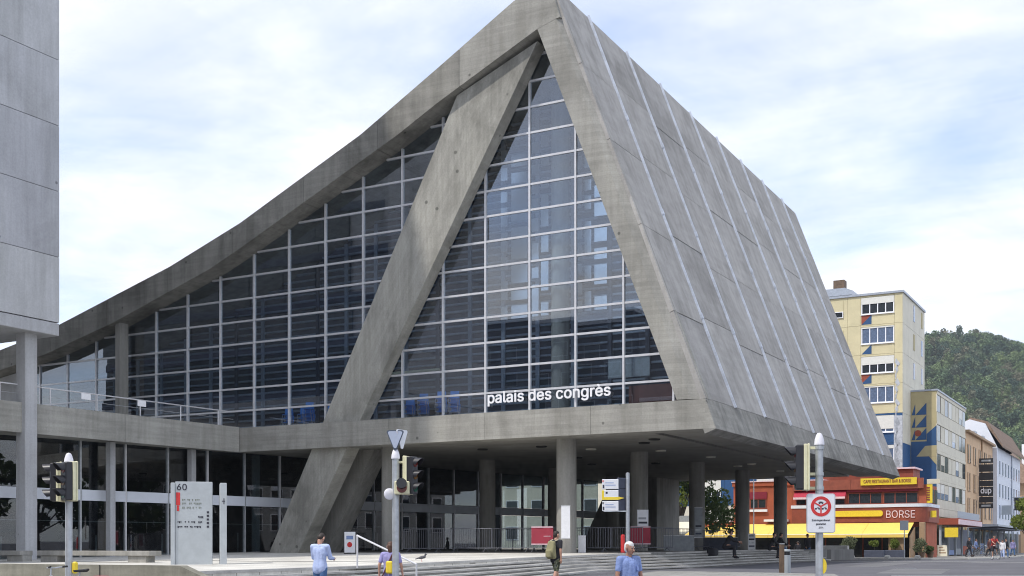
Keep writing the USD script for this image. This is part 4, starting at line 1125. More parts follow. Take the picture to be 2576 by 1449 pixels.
def bicycle(lab, loc, rz_, frame_mat, rear_red=True):
    """faces +x"""
    t = thing('bicycle', lab, 'bicycle', loc, rz_)
    hub_f, hub_r, bb, seat_t, head_t, head_b = (0.55, 0, 0.34), (-0.5, 0, 0.34), (-0.06, 0, 0.3), (-0.22, 0, 0.82), (0.36, 0, 0.86), (0.41, 0, 0.68)
    fr = obj('frame', [bar(a_, c_, 0.019, n=8) for a_, c_ in ((head_t, head_b), (head_t, seat_t), (head_b, bb), (seat_t, bb), (bb, hub_r), (seat_t, hub_r))], frame_mat, t)
    fk = obj('fork', [bar(head_b, (0.55, s_, 0.34), 0.013, n=6) for s_ in (-0.05, 0.05)], frame_mat, t)
    hb = obj('handlebar', [bar((0.34, 0, 0.85), (0.33, 0, 1.02), 0.014, n=6), bar((0.33, -0.16, 1.03), (0.33, 0.16, 1.03), 0.013, n=6), bar((0.33, 0.16, 1.03), (0.2, 0.31, 1.05), 0.014, n=6), bar((0.33, -0.16, 1.03), (0.2, -0.31, 1.05), 0.014, n=6)], M['steel'], t)
    for s_ in (-1, 1):
        obj('grip', bar((0.24, s_ * 0.265, 1.044), (0.17, s_ * 0.345, 1.055), 0.019, n=8), M['rubber'], hb)
    for hub in (hub_f, hub_r):
        w_ = obj('wheel', torus(0.305, 0.012, hub), M['alu'], t)
        obj('tyre', torus(0.33, 0.02, hub), M['rubber'], w_)
        obj('spoke', [bar((hub[0] + 0.02 * math.cos(a_), 0.02 * (-1) ** i, hub[2] + 0.02 * math.sin(a_)), (hub[0] + 0.3 * math.cos(a_), 0, hub[2] + 0.3 * math.sin(a_)), 0.002, n=4) for i, a_ in enumerate(np.linspace(0, 2 * np.pi, 18, endpoint=False))] + [bar((hub[0], -0.06, hub[2]), (hub[0], 0.06, hub[2]), 0.018, n=8)], M['steel'], w_, kind='stuff')
    sp = obj('seat_post', bar(seat_t, (-0.25, 0, 0.95), 0.014, n=6), M['steel'], t)
    obj('saddle', hull([(-0.4, -0.09, 0.99), (-0.4, 0.09, 0.99), (-0.42, 0, 1.02), (-0.36, -0.07, 0.95), (-0.36, 0.07, 0.95), (-0.12, -0.025, 0.985), (-0.12, 0.025, 0.985), (-0.12, 0, 0.95)]), M['rubber'], t)
    obj('crank', [bar((-0.06, -0.06, 0.3), (0.06, -0.08, 0.18), 0.012, n=6), bar((-0.06, 0.06, 0.3), (-0.18, 0.08, 0.42), 0.012, n=6), torus(0.09, 0.01, (-0.06, -0.05, 0.3), 20, 5)], M['steel'], t)
    obj('mudguard', [beam((-0.5 + 0.37 * math.cos(a_), 0, 0.34 + 0.37 * math.sin(a_)), (-0.5 + 0.37 * math.cos(a_ + 0.36), 0, 0.34 + 0.37 * math.sin(a_ + 0.36)), 0.05, 0.006) for a_ in np.arange(0.9, 2.9, 0.35)], M['black'], t)
    if rear_red:
        obj('rear_reflector', cbx(-0.9, -0.87, -0.05, 0.05, 0.62, 0.7, 0.01), M['red'], t)
        obj('rear_rack', [bar((-0.3, s_, 0.74), (-0.82, s_, 0.75), 0.008, n=5) for s_ in (-0.06, 0.06)] + [bar((-0.78, s_, 0.75), (-0.5, s_, 0.34), 0.007, n=5) for s_ in (-0.06, 0.06)], M['steel'], t)
        obj('rear_bag', cbx(-0.82, -0.52, -0.1, 0.1, 0.775, 0.88, 0.03), M['banner'], t)
    return t


bx_, by_ = P(170, 23.0)
bicycle('white bicycle parked before the low wall beside the left traffic light', (bx_, by_, float(road(by_)) + 0.124), RIGHT + math.pi - 0.1, M['bike_white'])

# ------------------------------------------------------------------ street buildings
M['orange'] = plain('orange_red_render', (0.36, 0.085, 0.035), 0.75, var=0.12, scale=1.2)
M['brick'] = plain('brown_red_cladding', (0.24, 0.055, 0.03), 0.6, var=0.15, scale=1.5)
M['maroon'] = plain('maroon_shade', (0.2, 0.01, 0.025), 0.7, var=0.1)
M['crimson'] = plain('crimson_shade', (0.4, 0.012, 0.04), 0.7, var=0.1)
M['awning'] = plain('yellow_awning', (0.84, 0.58, 0.12), 0.7, var=0.03, scale=1)
M['pane_sky'] = plain('pale_window_glass', (0.12, 0.16, 0.24), 0.08, var=0.2, spec=0.8)
M['cream_panel'] = plain('cream_facade', (0.62, 0.55, 0.34), 0.75, var=0.06, scale=0.8)
M['pale_panel'] = plain('pale_facade', (0.62, 0.58, 0.47), 0.7, var=0.06, scale=0.8)
M['tan'] = plain('tan_facade', (0.42, 0.36, 0.2), 0.75, var=0.06, scale=0.8)
M['mural_blue'] = plain('mural_blue', (0.018, 0.075, 0.19), 0.6, var=0.08, scale=0.8)
M['mural_red'] = plain('mural_red', (0.28, 0.06, 0.03), 0.7, var=0.08)
M['peach'] = plain('peach_facade', (0.62, 0.42, 0.25), 0.8, var=0.06, scale=0.8)
M['peach_dark'] = plain('peach_shutter', (0.36, 0.24, 0.14), 0.7, var=0.08)

M['roof_tile'] = plain('brown_roof_tiles', (0.2, 0.135, 0.095), 0.85, var=0.2, scale=2.5)
M['zinc'] = plain('zinc_roof', (0.38, 0.41, 0.46), 0.45, 0.4, var=0.1)
M['shutter'] = plain('white_shutter', (0.7, 0.69, 0.63), 0.6, var=0.04)
M['pink_edge'] = plain('pale_pink_edge', (0.72, 0.55, 0.58), 0.6)

M['fascia_red'] = plain('red_brown_fascia', (0.27, 0.07, 0.04), 0.7, var=0.18, scale=1.5)
YB = 104.3
t = thing('corner_restaurant', 'orange red two storey corner restaurant with long yellow awning and BORSE lettering', 'restaurant')
R0, R1 = -34.7, -18.0
obj('wall', bx(R0, -29.3, YB, YB + 9, 0.2, Z(5.5)), M['orange'], t)
obj('wall', bx(-29.29, R1, YB, YB + 5, 0.2, Z(5.3)), M['orange'], t)
obj('parapet', bx(R0 - 0.1, -26.5, YB - 0.12, YB + 5, Z(5.5), Z(5.86)), M['orange'], t)
obj('parapet_cap', bx(R0 - 0.15, -26.5, YB - 0.2, YB + 5, Z(5.865), Z(5.95)), M['pink_edge'], t)
for x0, x1 in ((-29.2, -26.8), (-26.78, -24.2), (-24.18, -21.7), (-21.68, -18.2)):
    obj('fascia_panel', bx(x0, x1, YB - 0.35, YB + 0.02, Z(4.98), Z(5.84)), M['fascia_red'], t)
obj('roof_house', bx(-27.5, -19.4, YB + 1.8, YB + 4.9, Z(5.4), Z(6.75)), M['brick'], t)
obj('roof_house_cap', bx(-27.7, -19.2, YB + 1.6, YB + 5.1, Z(6.75), Z(6.9)), M['pink_edge'], t)


def window(par, x0, x1, z0, z1, y, n, mf, glass='pane_dark', fr=0.07, out=-1):
    f = obj('window', [bx(x0, x1, y - 0.06, y - 0.005, z0, z0 + fr), bx(x0, x1, y - 0.06, y - 0.005, z1 - fr, z1)] + [bx(x0 + (x1 - x0 - fr) * i / n, x0 + (x1 - x0 - fr) * i / n + fr, y - 0.061, y - 0.004, z0 + fr, z1 - fr) for i in range(n + 1)], M[mf], par)
    for i in range(n):
        obj('pane', bx(x0 + (x1 - x0 - fr) * i / n + fr, x0 + (x1 - x0 - fr) * (i + 1) / n, y - 0.03, y - 0.012, z0 + fr, z1 - fr), M[glass], f)
    return f


# windows and shades, upper floor
window(t, -33.15, -31.65, Z(3.5), Z(4.35), YB, 2, 'brick')
obj('window_shade', bx(-33.2, -31.6, YB - 0.1, YB - 0.01, Z(4.36), Z(4.98)), M['maroon'], t)
obj('window_sill', bx(-33.25, -31.55, YB - 0.22, YB - 0.01, Z(3.2), Z(3.42)), M['white'], t)
obj('shade', prism_yz([(YB - 0.02, Z(5.0)), (YB - 0.55, Z(4.42)), (YB - 0.55, Z(4.28)), (YB - 0.02, Z(4.4))], -29.1, -24.6), M['crimson'], t)
obj('shade_edge', bx(-29.1, -24.6, YB - 0.6, YB - 0.552, Z(4.22), Z(4.4)), M['pink_edge'], t)
window(t, -29.0, -24.7, Z(3.72), Z(4.25), YB, 5, 'brick')
obj('shade', bx(-24.5, -18.6, YB - 0.2, YB - 0.01, Z(4.76), Z(5.0)), M['maroon'], t)
window(t, -24.45, -21.6, Z(3.72), Z(4.7), YB, 3, 'brick')
window(t, -21.5, -18.65, Z(3.72), Z(4.7), YB, 3, 'brick')
led = sbox(-29.3, YB - 0.55, -18.6, YB + 5).union(Point(-18.6, YB + 0.3).buffer(0.85)).union(sbox(-18.6, YB + 0.3, -17.75, YB + 5))
obj('ledge', prism_xy(led, Z(3.43), Z(3.7)), M['white_render'], t)
obj('sign_fascia', prism_xy(led.buffer(-0.06), Z(2.15), Z(3.428)), M['brick'], t)
obj('yellow_sign', prism_xz(sbox(-25.55, Z(2.66), -21.45, Z(3.16)).buffer(-0.2).buffer(0.2), YB - 0.6, YB - 0.49), M['yellow'], t)
lm = flat_text('BORSE', 0.62, 0.05, 0, (-20.0, YB - 0.492), Z(2.52), 2.35, False)
for g in sorted(lm.split(only_watertight=False), key=lambda g: g.bounds[0][0]):
    obj('letter', g, M['pink_edge'], t)
obj('roof_sign', bx(-23.3, -18.7, YB - 0.5, YB - 0.36, Z(5.32), Z(5.9)), M['yellow'], t)
obj('roof_sign_lettering', flat_text('CAFE RESTAURANT BAR & BORSE', 0.26, 0.02, 0, (-21.1, YB - 0.5), Z(5.5), 3.9), M['brick'], t, kind='stuff')
obj('side_sign', bx(-18.2, -17.55, YB + 0.1, YB + 0.18, Z(3.75), Z(5.3)), M['yellow'], t)
for k in range(6):
    obj('side_sign_letter', bx(-18.0, -17.75, YB + 0.08, YB + 0.098, Z(3.95 + 0.2 * k), Z(4.08 + 0.2 * k)), M['brick'], t)
obj('lamp_box', bx(-17.74, -17.3, YB + 0.4, YB + 0.6, Z(2.55), Z(3.1)), M['yellow'], t)
obj('corner_sign', bx(-18.0, -16.95, YB + 0.2, YB + 0.4, Z(5.35), Z(5.75)), M['pale_panel'], t)
for y in (YB + 1.2, YB + 2.6, YB + 4.0):
    obj('side_window', bx(-18.0, -17.97, y, y + 1.1, Z(3.8), Z(5.0)), M['pane_dark'], t)
# long awning in bays, valance, posts and dark glazed front below
AX = [-38.2, -34.5, -30.6, -26.6, -22.6, -18.9]
for i, (a, b) in enumerate(zip(AX[:-1], AX[1:])):
    zt, zb = (2.1, 1.12) if i else (1.85, 1.1)
    obj('awning', prism_yz([(YB - 0.56, Z(zt)), (YB - 3.2, Z(zb)), (YB - 3.2, Z(zb - 0.03)), (YB - 0.56, Z(zt - 0.03))], a + 0.01, b - 0.01), M['awning'], t)
    obj('valance', bx(a + 0.01, b - 0.01, YB - 3.215, YB - 3.19, Z(zb - 0.27), Z(zb - 0.035)), M['awning'], t)
    obj('awning_bar', bar((a, YB - 3.17, Z(zb)), (b, YB - 3.17, Z(zb)), 0.035, n=6), M['white'], t)
obj('low_wall_band', bx(-38.4, R0 - 0.16, YB - 0.5, YB + 4, Z(1.9), Z(2.35)), M['orange'], t)
obj('low_wall_cap', bx(-38.5, R0 - 0.16, YB - 0.6, YB + 4, Z(2.352), Z(2.5)), M['white'], t)
obj('low_wall', bx(-38.4, R0 - 0.01, YB, YB + 4, 0.2, Z(1.9)), M['brick'], t)
obj('projecting_lamp', bx(-31.6, -29.6, YB - 1.0, YB - 0.05, Z(2.3), Z(2.5)), M['white'], t)
for x in np.arange(-34.4, -18.4, 1.6):
    obj('shop_pane', bx(x + 0.06, x + 1.54, YB - 0.06, YB - 0.03, 0.75, Z(1.75)), M['pane_dark'], t)
    obj('shop_post', bx(x - 0.05, x + 0.05, YB - 0.1, YB - 0.005, 0.7, Z(2.1)), M['brick'], t)
obj('shop_base', bx(-34.5, -18.02, YB - 0.09, YB - 0.006, 0.6, 0.74), M['black'], t)
obj('corner_post', cbx(-18.5, -18.05, YB - 0.52, YB - 0.1, 0.6, Z(2.14), 0.02), M['peach_dark'], t)
obj('wooden_panel', bx(-20.5, -19.3, YB - 2.9, YB - 2.8, 0.75, Z(0.82)), M['peach_dark'], t)
obj('wooden_panel', prism_yz([(YB - 2.7, 0.75), (YB - 0.6, 0.75), (YB - 0.6, Z(1.7)), (YB - 2.7, Z(0.9))], -18.9, -18.8), M['peach_dark'], t)

# tall apartment tower with mural
t = thing('mural_tower', 'tall cream apartment block with blue mural below and dark chimney on the roof', 'apartment block')
TX0, TX1, TYF, TYB = -45.0, -22.1, 115.7, 127.0
obj('core', bx(TX0 + 0.1, TX1 - 0.06, TYF + 0.06, TYB - 0.1, 0.3, Z(23.9)), M['pale_panel'], t)
FL = [23.9 - 2.81 * k for k in range(9)]
px_cols = [-45, -42.2, -39.4, -36.6, -33.4, -30.2, -27.2, -25.95, -22.85, -22.1]
for k in range(8):
    zt_, zb_ = FL[k], FL[k + 1]
    for a, b in zip(px_cols[:-1], px_cols[1:]):
        mid = (a + b) / 2
        mm = 'cream_panel' if zb_ > 12.5 else ('mural_blue' if (zb_ > 4.0 or mid > -35) else 'pale_panel')
        if b - a > 2.5 and abs(mid + 24.4) < 0.1:      # window bay
            obj('facade_panel', bx(a + 0.012, b - 0.012, TYF, TYF + 0.055, Z(zb_ + 0.012), Z(zb_ + 1.0)), M[mm], t)
            obj('facade_panel', bx(a + 0.012, b - 0.012, TYF, TYF + 0.055, Z(zt_ - 0.16), Z(zt_ - 0.012)), M[mm], t)
            wz0, wz1 = Z(zb_ + 1.02), Z(zt_ - 0.2)
            f = window(t, a + 0.03, b - 0.03, wz0, wz1, TYF + 0.07, 4, 'white', 'pane_dark' if k in (0, 2) else 'pane_sky', 0.1)
            obj('window_ledge', bx(a, b, TYF - 0.1, TYF + 0.05, wz0 - 0.06, wz0 - 0.01), M['white'], t)
            drop = (0.62, 0.12, 0.75, 0.1, 1.25, 0.3, 0.5, 0.2)[k]
            obj('roller_blind', bx(a + 0.05, b - 0.05, TYF - 0.012, TYF + 0.004, wz1 - drop, wz1), M['shutter'], t)
            if k in (0, 1, 2, 3, 4):
                x0 = a + 0.05
                c1, c2 = [('mural_red', 'mural_blue'), ('cream_panel', 'mural_blue'), ('mural_red', 'mural_blue'), ('mural_blue', 'pale_panel'), ('pale_panel', 'mural_blue')][k]
                z0 = zb_ + 0.08
                obj('painted_panel', prism_xz([(x0, Z(z0)), (x0 + 0.95, Z(z0 + 0.9)), (x0, Z(z0 + 0.9))], TYF - 0.012, TYF - 0.002), M[c1], t)
                obj('painted_panel', prism_xz([(x0 + 0.01, Z(z0)), (x0 + 0.95, Z(z0)), (x0 + 0.95, Z(z0 + 0.89))], TYF - 0.012, TYF - 0.002), M[c2], t)
        elif abs(mid + 28.7) < 0.2 or abs(mid + 35) < 0.2 or abs(mid + 40.8) < 0.2:
            obj('facade_panel', bx(a + 0.012, b - 0.012, TYF, TYF + 0.055, Z(zb_ + 0.012), Z(zt_ - 0.012)), M[mm], t)
            obj('roller_blind', bx(a + 0.5, b - 0.4, TYF - 0.04, TYF - 0.002, Z(zb_ + 0.95), Z(zt_ - 0.25)), M['cream_panel' if zb_ > 12.5 else 'shutter'], t)
            window(t, a + 0.5, b - 0.4, Z(zb_ + 0.9), Z(zb_ + 1.5), TYF - 0.042, 2, 'white')
        else:
            obj('facade_panel', bx(a + 0.012, b - 0.012, TYF, TYF + 0.055, Z(zb_ + 0.012), Z(zt_ - 0.012)), M[mm], t)
    ys = np.linspace(TYF, TYB, 5)
    for a, b in zip(ys[:-1], ys[1:]):
        obj('side_panel', bx(TX1 - 0.055, TX1, a + 0.012, b - 0.012, Z(zb_ + 0.012), Z(zt_ - 0.012)), M['pale_panel' if zb_ > 8 else 'mural_blue'], t)
    obj('side_window', bx(TX1 - 0.02, TX1 + 0.03, 120.9, 121.7, Z(zb_ + 0.95), Z(zt_ - 0.3)), M['tan' if k % 2 else 'pane_sky'], t)
    obj('side_window', bx(TX1 - 0.02, TX1 + 0.03, 125.0, 125.8, Z(zb_ + 0.95), Z(zt_ - 0.3)), M['pane_sky' if k % 3 else 'tan'], t)
obj('roof_edge', bx(TX0, TX1 + 0.12, TYF - 0.12, TYB, Z(23.9), Z(24.1)), M['zinc'], t)
obj('penthouse', prism_xz(zs([(-40, 24.1), (-26.2, 24.1), (-27.2, 25.0), (-28.0, 25.35), (-40, 25.35)]), TYF + 2.2, TYB - 1), M['zinc'], t)
obj('penthouse_window', bx(-30.6, -27.3, TYF + 2.12, TYF + 2.19, Z(24.15), Z(24.6)), M['pane_dark'], t)
obj('chimney', cbx(-29.6, -28.5, TYF + 4.2, TYF + 5.2, Z(25.3), Z(26.6), 0.02), M['brown'], t)
obj('chimney_foot', cbx(-29.45, -28.65, TYF + 4.35, TYF + 5.05, Z(24.9), Z(25.6), 0.02), M['zinc'], t)
# mural figure strip at the corner
fig = [(-22.85, 14.2, 0.75, 2.4), (-22.75, 11.2, 0.6, 2.9), (-22.9, 8.4, 0.7, 2.6), (-22.8, 5.9, 0.55, 2.2)]
M['mural_pale'] = plain('mural_pale_grey', (0.45, 0.47, 0.5), 0.6, var=0.2, scale=3)
obj('mural_strip', bx(-22.9, -22.12, TYF - 0.01, TYF - 0.003, Z(4.2), Z(12.4)), M['mural_pale'], t)
for i, z_ in enumerate(np.arange(4.6, 17.5, 0.62)):
    w_ = 0.08 + 0.06 * ((i * 7) % 3)
    obj('mural_stroke', prism_xz(Polygon([(-22.75 + 0.1 * (i % 3), Z(z_)), (-22.75 + 0.1 * (i % 3) + w_, Z(z_ + 0.25)), (-22.7 + 0.12 * (i % 2), Z(z_ + 0.75)), (-22.78, Z(z_ + 0.4))]).buffer(0.02), TYF - 0.022, TYF - 0.012), M['steel' if z_ < 12 else 'mural_pale'], t)

# lower wing with the triangles
t = thing('mural_wing', 'lower cream office wing beside the tower with blue triangles painted on its end wall', 'building')
WX0, WX1, WYF, WYB, WZ = -22.3, -19.7, 119.6, 137.6, 15.0
obj('core', bx(WX0, WX1 - 0.08, WYF + 0.02, WYB, 0.3, Z(WZ)), M['tan'], t)
obj('end_wall', bx(WX0 + 0.25, WX1 - 0.003, WYF - 0.03, WYF + 0.015, 0.6, Z(WZ - 0.01)), M['tan'], t)
obj('roof_edge', bx(WX0, WX1 + 0.1, WYF - 0.1, WYB + 0.05, Z(WZ), Z(WZ + 0.16)), M['zinc'], t)
kx = lambda f: WX0 + 0.25 + (WX1 - WX0 - 0.25) * f


def paint(pts, m_, d=0.0):
    obj('painted_shape', prism_xz(Polygon([(kx(a_), Z(z_)) for a_, z_ in pts]), WYF - 0.042 - d, WYF - 0.032 - d), M[m_], t)


paint([(0, 0.5), (1, 0.5), (1, 11.7), (0.61, 10.9), (0.61, 10.2), (0, 10.2)], 'mural_blue')
for zz_ in (13.9, 12.7, 11.5):
    paint([(0.17, zz_ - 1.15), (0.6, zz_ - 1.15), (0.6, zz_)], 'mural_blue', 0.011)
    paint([(0.02, zz_ - 1.15), (0.16, zz_ - 1.15), (0.16, zz_ - 0.1)], 'mural_blue', 0.011)
paint([(0.21, 8.75), (0.55, 9.75), (1.0, 9.8), (1.0, 8.75)], 'tan', 0.011)
paint([(0.7, 8.74), (1.0, 8.74), (1.0, 7.9)], 'tan', 0.022)
obj('painted_shape', prism_xz(Point(kx(0.27), Z(11.0)).buffer(0.3), WYF - 0.064, WYF - 0.053), M['mural_red'], t)
fz = [WZ, 12.15, 9.35, 6.55, 3.8, 3.0]
ys = np.linspace(WYF + 0.02, WYB, 9)
for k in range(5):
    for i, (a, b) in enumerate(zip(ys[:-1], ys[1:])):
        zt_, zb_ = fz[k], fz[k + 1]
        if k == 4:
            obj('side_panel', bx(WX1 - 0.07, WX1, a + 0.01, b - 0.01, Z(zb_ + 0.01), Z(zt_ - 0.01)), M['pale_panel'], t)
            continue
        obj('side_panel', bx(WX1 - 0.07, WX1, a + 0.01, b - 0.01, Z(zb_ + 0.01), Z(zb_ + 0.85)), M['pale_panel'], t)
        r_ = rng.random()
        obj('side_window', bx(WX1 - 0.06, WX1 - 0.02, a + 0.09, b - 0.09, Z(zb_ + 0.9), Z(zt_ - 0.38)), M['pane_dark' if r_ < 0.4 else 'pane_sky' if r_ < 0.6 else 'tan'], t)
        if r_ > 0.35:
            obj('roller_blind', bx(WX1 - 0.018, WX1 - 0.006, a + 0.09, b - 0.09, Z(zb_ + (0.9 if r_ > 0.6 else 1.5)), Z(zt_ - 0.38)), M['shutter' if rng.random() < 0.6 else 'pale_panel'], t)
        obj('side_post', bx(WX1 - 0.07, WX1 + 0.02, a - 0.06, a + 0.06, Z(zb_ + 0.86), Z(zt_ - 0.3)), M['pale_panel'], t)
        obj('side_lintel', bx(WX1 - 0.07, WX1 + 0.03, a + 0.005, b - 0.005, Z(zt_ - 0.33), Z(zt_ - 0.012)), M['pale_panel'], t)


def shop_row(t, X, y0, y1, n, seed, mats=('pane_dark', 'pane_dark', 'pane_sky', 'dark_steel')):
    r = random.Random(seed)
    e = np.linspace(y0, y1, n + 1)
    for a, b in zip(e[:-1], e[1:]):
        obj('shop_window', bx(X, X + 0.04, a + 0.12, b - 0.12, 0.85, Z(1.9)), M[r.choice(mats)], t)
        obj('shop_pillar', bx(X, X + 0.2, a - 0.11, a + 0.11, 0.6, Z(2.2)), M['stele'], t)
        if r.random() < 0.7:
            obj('shop_display', bx(X + 0.05, X + 0.08, a + 0.4, b - 0.5, 0.9, r.uniform(1.3, 2.2)), M[r.choice(('blue_ink', 'sign_white', 'yellow', 'mural_red', 'peach', 'grey_sheet'))], t)


shop_row(t, -19.5, WYF + 0.1, WYB - 0.1, 4, 3)
obj('canopy', bx(-19.6, -17.7, WYF - 0.3, WYB - 3, Z(2.2), Z(2.8)), M['mural_red'], t)
obj('canopy_edge', bx(-17.69, -17.6, WYF - 0.32, WYB - 3, Z(2.22), Z(2.7)), M['pink_edge'], t)
obj('balcony_rail', bx(-17.9, -17.86, WYF + 0.5, WYB - 3, Z(2.81), Z(3.5)), M['zinc'], t)
obj('shop_sign', bx(-18.9, -17.7, WYF - 0.5, WYF - 0.42, Z(1.0), Z(1.9)), M['yellow'], t)

t = thing('peach_house', 'narrow peach coloured street house with tall slatted windows', 'house')
obj('wall', bx(-30, -19.7, 137.8, 160, 0.3, Z(12.6)), M['peach'], t)
obj('cornice', bx(-30, -19.3, 137.8, 160, Z(12.6), Z(12.85)), M['peach_dark'], t)
for y in (139.5, 150, 157):
    obj('roof_dormer', bx(-23, -20.4, y, y + 1.8, Z(12.86), Z(13.8)), M['zinc'], t)
obj('chimney', bx(-22.6, -21.6, 146.4, 147.6, Z(12.86), Z(14.4)), M['peach_dark'], t)
for k, z_ in enumerate((9.3, 6.2, 3.4)):
    for i, y in enumerate((139, 143.4, 147.8, 152.2, 156.4)):
        fr_ = obj('window', bx(-19.72, -19.66, y, y + 2.3, Z(z_), Z(z_ + 2.1)), M['peach_dark'], t)
        for j in range(4):
            obj('shutter_slat', bx(-19.655, -19.63, y + 0.1 + j * 0.56, y + 0.52 + j * 0.56, Z(z_ + 0.08), Z(z_ + 2.0)), M['peach' if (i + j + k) % 3 else 'pane_dark'], fr_)
obj('downpipe', bar((-19.6, 149.8, 0.7), (-19.6, 149.8, Z(12.6)), 0.09, n=8), M['peach_dark'], t)
shop_row(t, -19.6, 138, 160, 5, 5)
obj('canopy', prism_xz(zs([(-19.7, 2.2), (-16.6, 2.35), (-16.6, 2.55), (-19.7, 2.65)]), 139.5, 166), M['zinc'], t)
obj('canopy_underside', bx(-19.6, -16.7, 139.6, 165.9, Z(2.12), Z(2.19)), M['dark_steel'], t)

t = thing('vertical_shop_sign', 'tall black stacked shop sign projecting from the peach house', 'sign')
sy = 147.0
for k, (z0, z1) in enumerate([(9.75, 10.3), (8.75, 9.6), (7.8, 8.65), (7.1, 7.7), (5.95, 7.0), (5.2, 5.85), (4.55, 5.12)]):
    bd = obj('board', bx(-19.55, -18.05, sy, sy + 0.15, Z(z0), Z(z1)), M['black'], t)
    if k == 4:
        obj('logo', flat_text('dup', 0.62, 0.02, 0, (-18.8, sy - 0.001), Z(z0 + 0.34), 1.15), M['white'], bd, kind='stuff')
    elif k in (0, 6):
        obj('print', bx(-19.3, -18.3, sy - 0.02, sy - 0.002, Z(z0 + 0.18), Z(z1 - 0.18)), M['stele'], bd)
for x in (-19.4, -18.2):
    obj('rod', bar((x, sy + 0.07, Z(2.6)), (x, sy + 0.07, Z(10.3)), 0.03, n=6), M['steel'], t)

t = thing('white_house', 'white street house with steep brown tiled roof next to the peach house', 'house')
obj('wall', bx(-27, -19.2, 160.2, 186, 0.3, Z(12.6)), M['white_render'], t)
obj('gable', prism_xz(zs([(-27, 12.6), (-19.2, 12.6), (-20.6, 15.6), (-22.4, 16.2), (-24.4, 15.4)]), 160.2, 160.7), M['white_render'], t)
obj('roof', prism_xz(zs([(-18.6, 12.55), (-18.6, 12.8), (-20.4, 15.9), (-22.4, 16.5), (-27.4, 12.8), (-27.2, 12.55), (-22.4, 16.1), (-20.6, 15.5)]), 160.75, 187), M['roof_tile'], t)
for k, z_ in enumerate((9.2, 6.3, 3.6)):
    for y in np.arange(162, 184, 3.1):
        f_ = obj('window', bx(-19.22, -19.17, y, y + 1.2, Z(z_), Z(z_ + 1.9)), M['white'], t)
        obj('pane', bx(-19.168, -19.15, y + 0.1, y + 1.1, Z(z_ + 0.1), Z(z_ + 1.8)), M['pane_sky'], f_)
obj('downpipe', bar((-19.1, 175, 0.7), (-19.1, 175, Z(12.5)), 0.08, n=8), M['zinc'], t)
for y in (164, 170, 176):
    d_ = obj('dormer', prism_xz(zs([(-21.3, 12.9), (-19.4, 12.9), (-19.4, 14.1), (-20.3, 14.7), (-21.3, 14.2)]), y, y + 1.7), M['dark_steel'], t)
shop_row(t, -19.1, 160.5, 186, 5, 9)
obj('wall_sign', bx(-19.1, -17.9, 163.8, 164.0, Z(4.2), Z(5.4)), M['stele'], t)

t = thing('dark_square_sign', 'dark square sign projecting from the white house', 'sign')
obj('board', cbx(-18.9, -17.5, 176.0, 176.2, Z(5.1), Z(6.8), 0.02), M['black'], t)
obj('bracket', bx(-19.16, -17.6, 176.05, 176.15, Z(6.81), Z(6.9)), M['steel'], t)

t = thing('brown_roof_house', 'far house with broad brown roof at the right edge of the street', 'house')
obj('wall', bx(-26, -17.8, 192, 214, 0.3, Z(9.5)), M['peach'], t)
obj('roof', hull([(-27, 191, Z(9.5)), (-16.8, 191, Z(9.5)), (-27, 215, Z(9.5)), (-16.8, 215, Z(9.5)), (-22.5, 196, Z(15.2)), (-22.5, 210, Z(15.2))]), M['roof_tile'], t)
for y in np.arange(194, 212, 4):
    obj('window', bx(-17.82, -17.77, y, y + 1.3, Z(5.5), Z(7.6)), M['pane_sky'], t)
for x in (-24.5, -21.5, -19.6):
    obj('window', bx(x, x + 1.2, 191.95, 192.02, Z(5.5), Z(7.6)), M['pane_sky'], t)
obj('chimney', bx(-20.4, -19.4, 200, 201, Z(12), Z(16)), M['white'], t)
shop_row(t, -17.7, 192, 214, 4, 12)

t = thing('pale_block', 'pale plastered block standing behind the trees beyond the columns', 'building')
obj('wall', bx(-78, -45.3, 124, 136, 0.3, Z(13)), M['pale_panel'], t)
obj('roof_edge', bx(-78.2, -45.1, 123.8, 136, Z(13), Z(13.3)), M['zinc'], t)
for k in range(4):
    for x in np.arange(-76, -47, 3.4):
        f_ = obj('window', bx(x, x + 1.7, 123.94, 124.02, Z(0.9 + 3.1 * k), Z(2.5 + 3.1 * k)), M['white'], t)
        obj('pane', bx(x + 0.1, x + 1.6, 123.92, 123.938, Z(1.0 + 3.1 * k), Z(2.4 + 3.1 * k)), M['pane_dark'], f_)

# sun sails left of the restaurant
M['canvas'] = plain('pale_canvas', (0.78, 0.72, 0.55), 0.8, var=0.04)
for px, dd, lab in [(1690, 97, 'pale canvas market awning behind the third column'), (1648, 99, 'pale canvas market awning behind the thin tree trunk')]:
    x, y = P(px, dd)
    t = thing('canvas_awning', lab, 'awning', (x, y, float(road(y))), 0.0)
    obj('cloth', prism_yz([(1.6, 3.0), (-1.6, 1.95), (-1.6, 1.9), (1.6, 2.95)], -1.7, 1.7), M['canvas'], t)
    obj('valance', bx(-1.7, 1.7, -1.63, -1.605, 1.7, 1.94), M['canvas'], t)
    for sx_ in (-1.6, 1.6):
        obj('post', bar((sx_, -1.5, 0), (sx_, -1.5, 1.9), 0.04, n=6), M['steel'], t)
        obj('post', bar((sx_, 1.5, 0), (sx_, 1.5, 2.9), 0.04, n=6), M['steel'], t)
    obj('back_roof', bx(-1.9, 1.9, 1.65, 4.0, 3.0, 3.5), M['grey_sheet'], t)

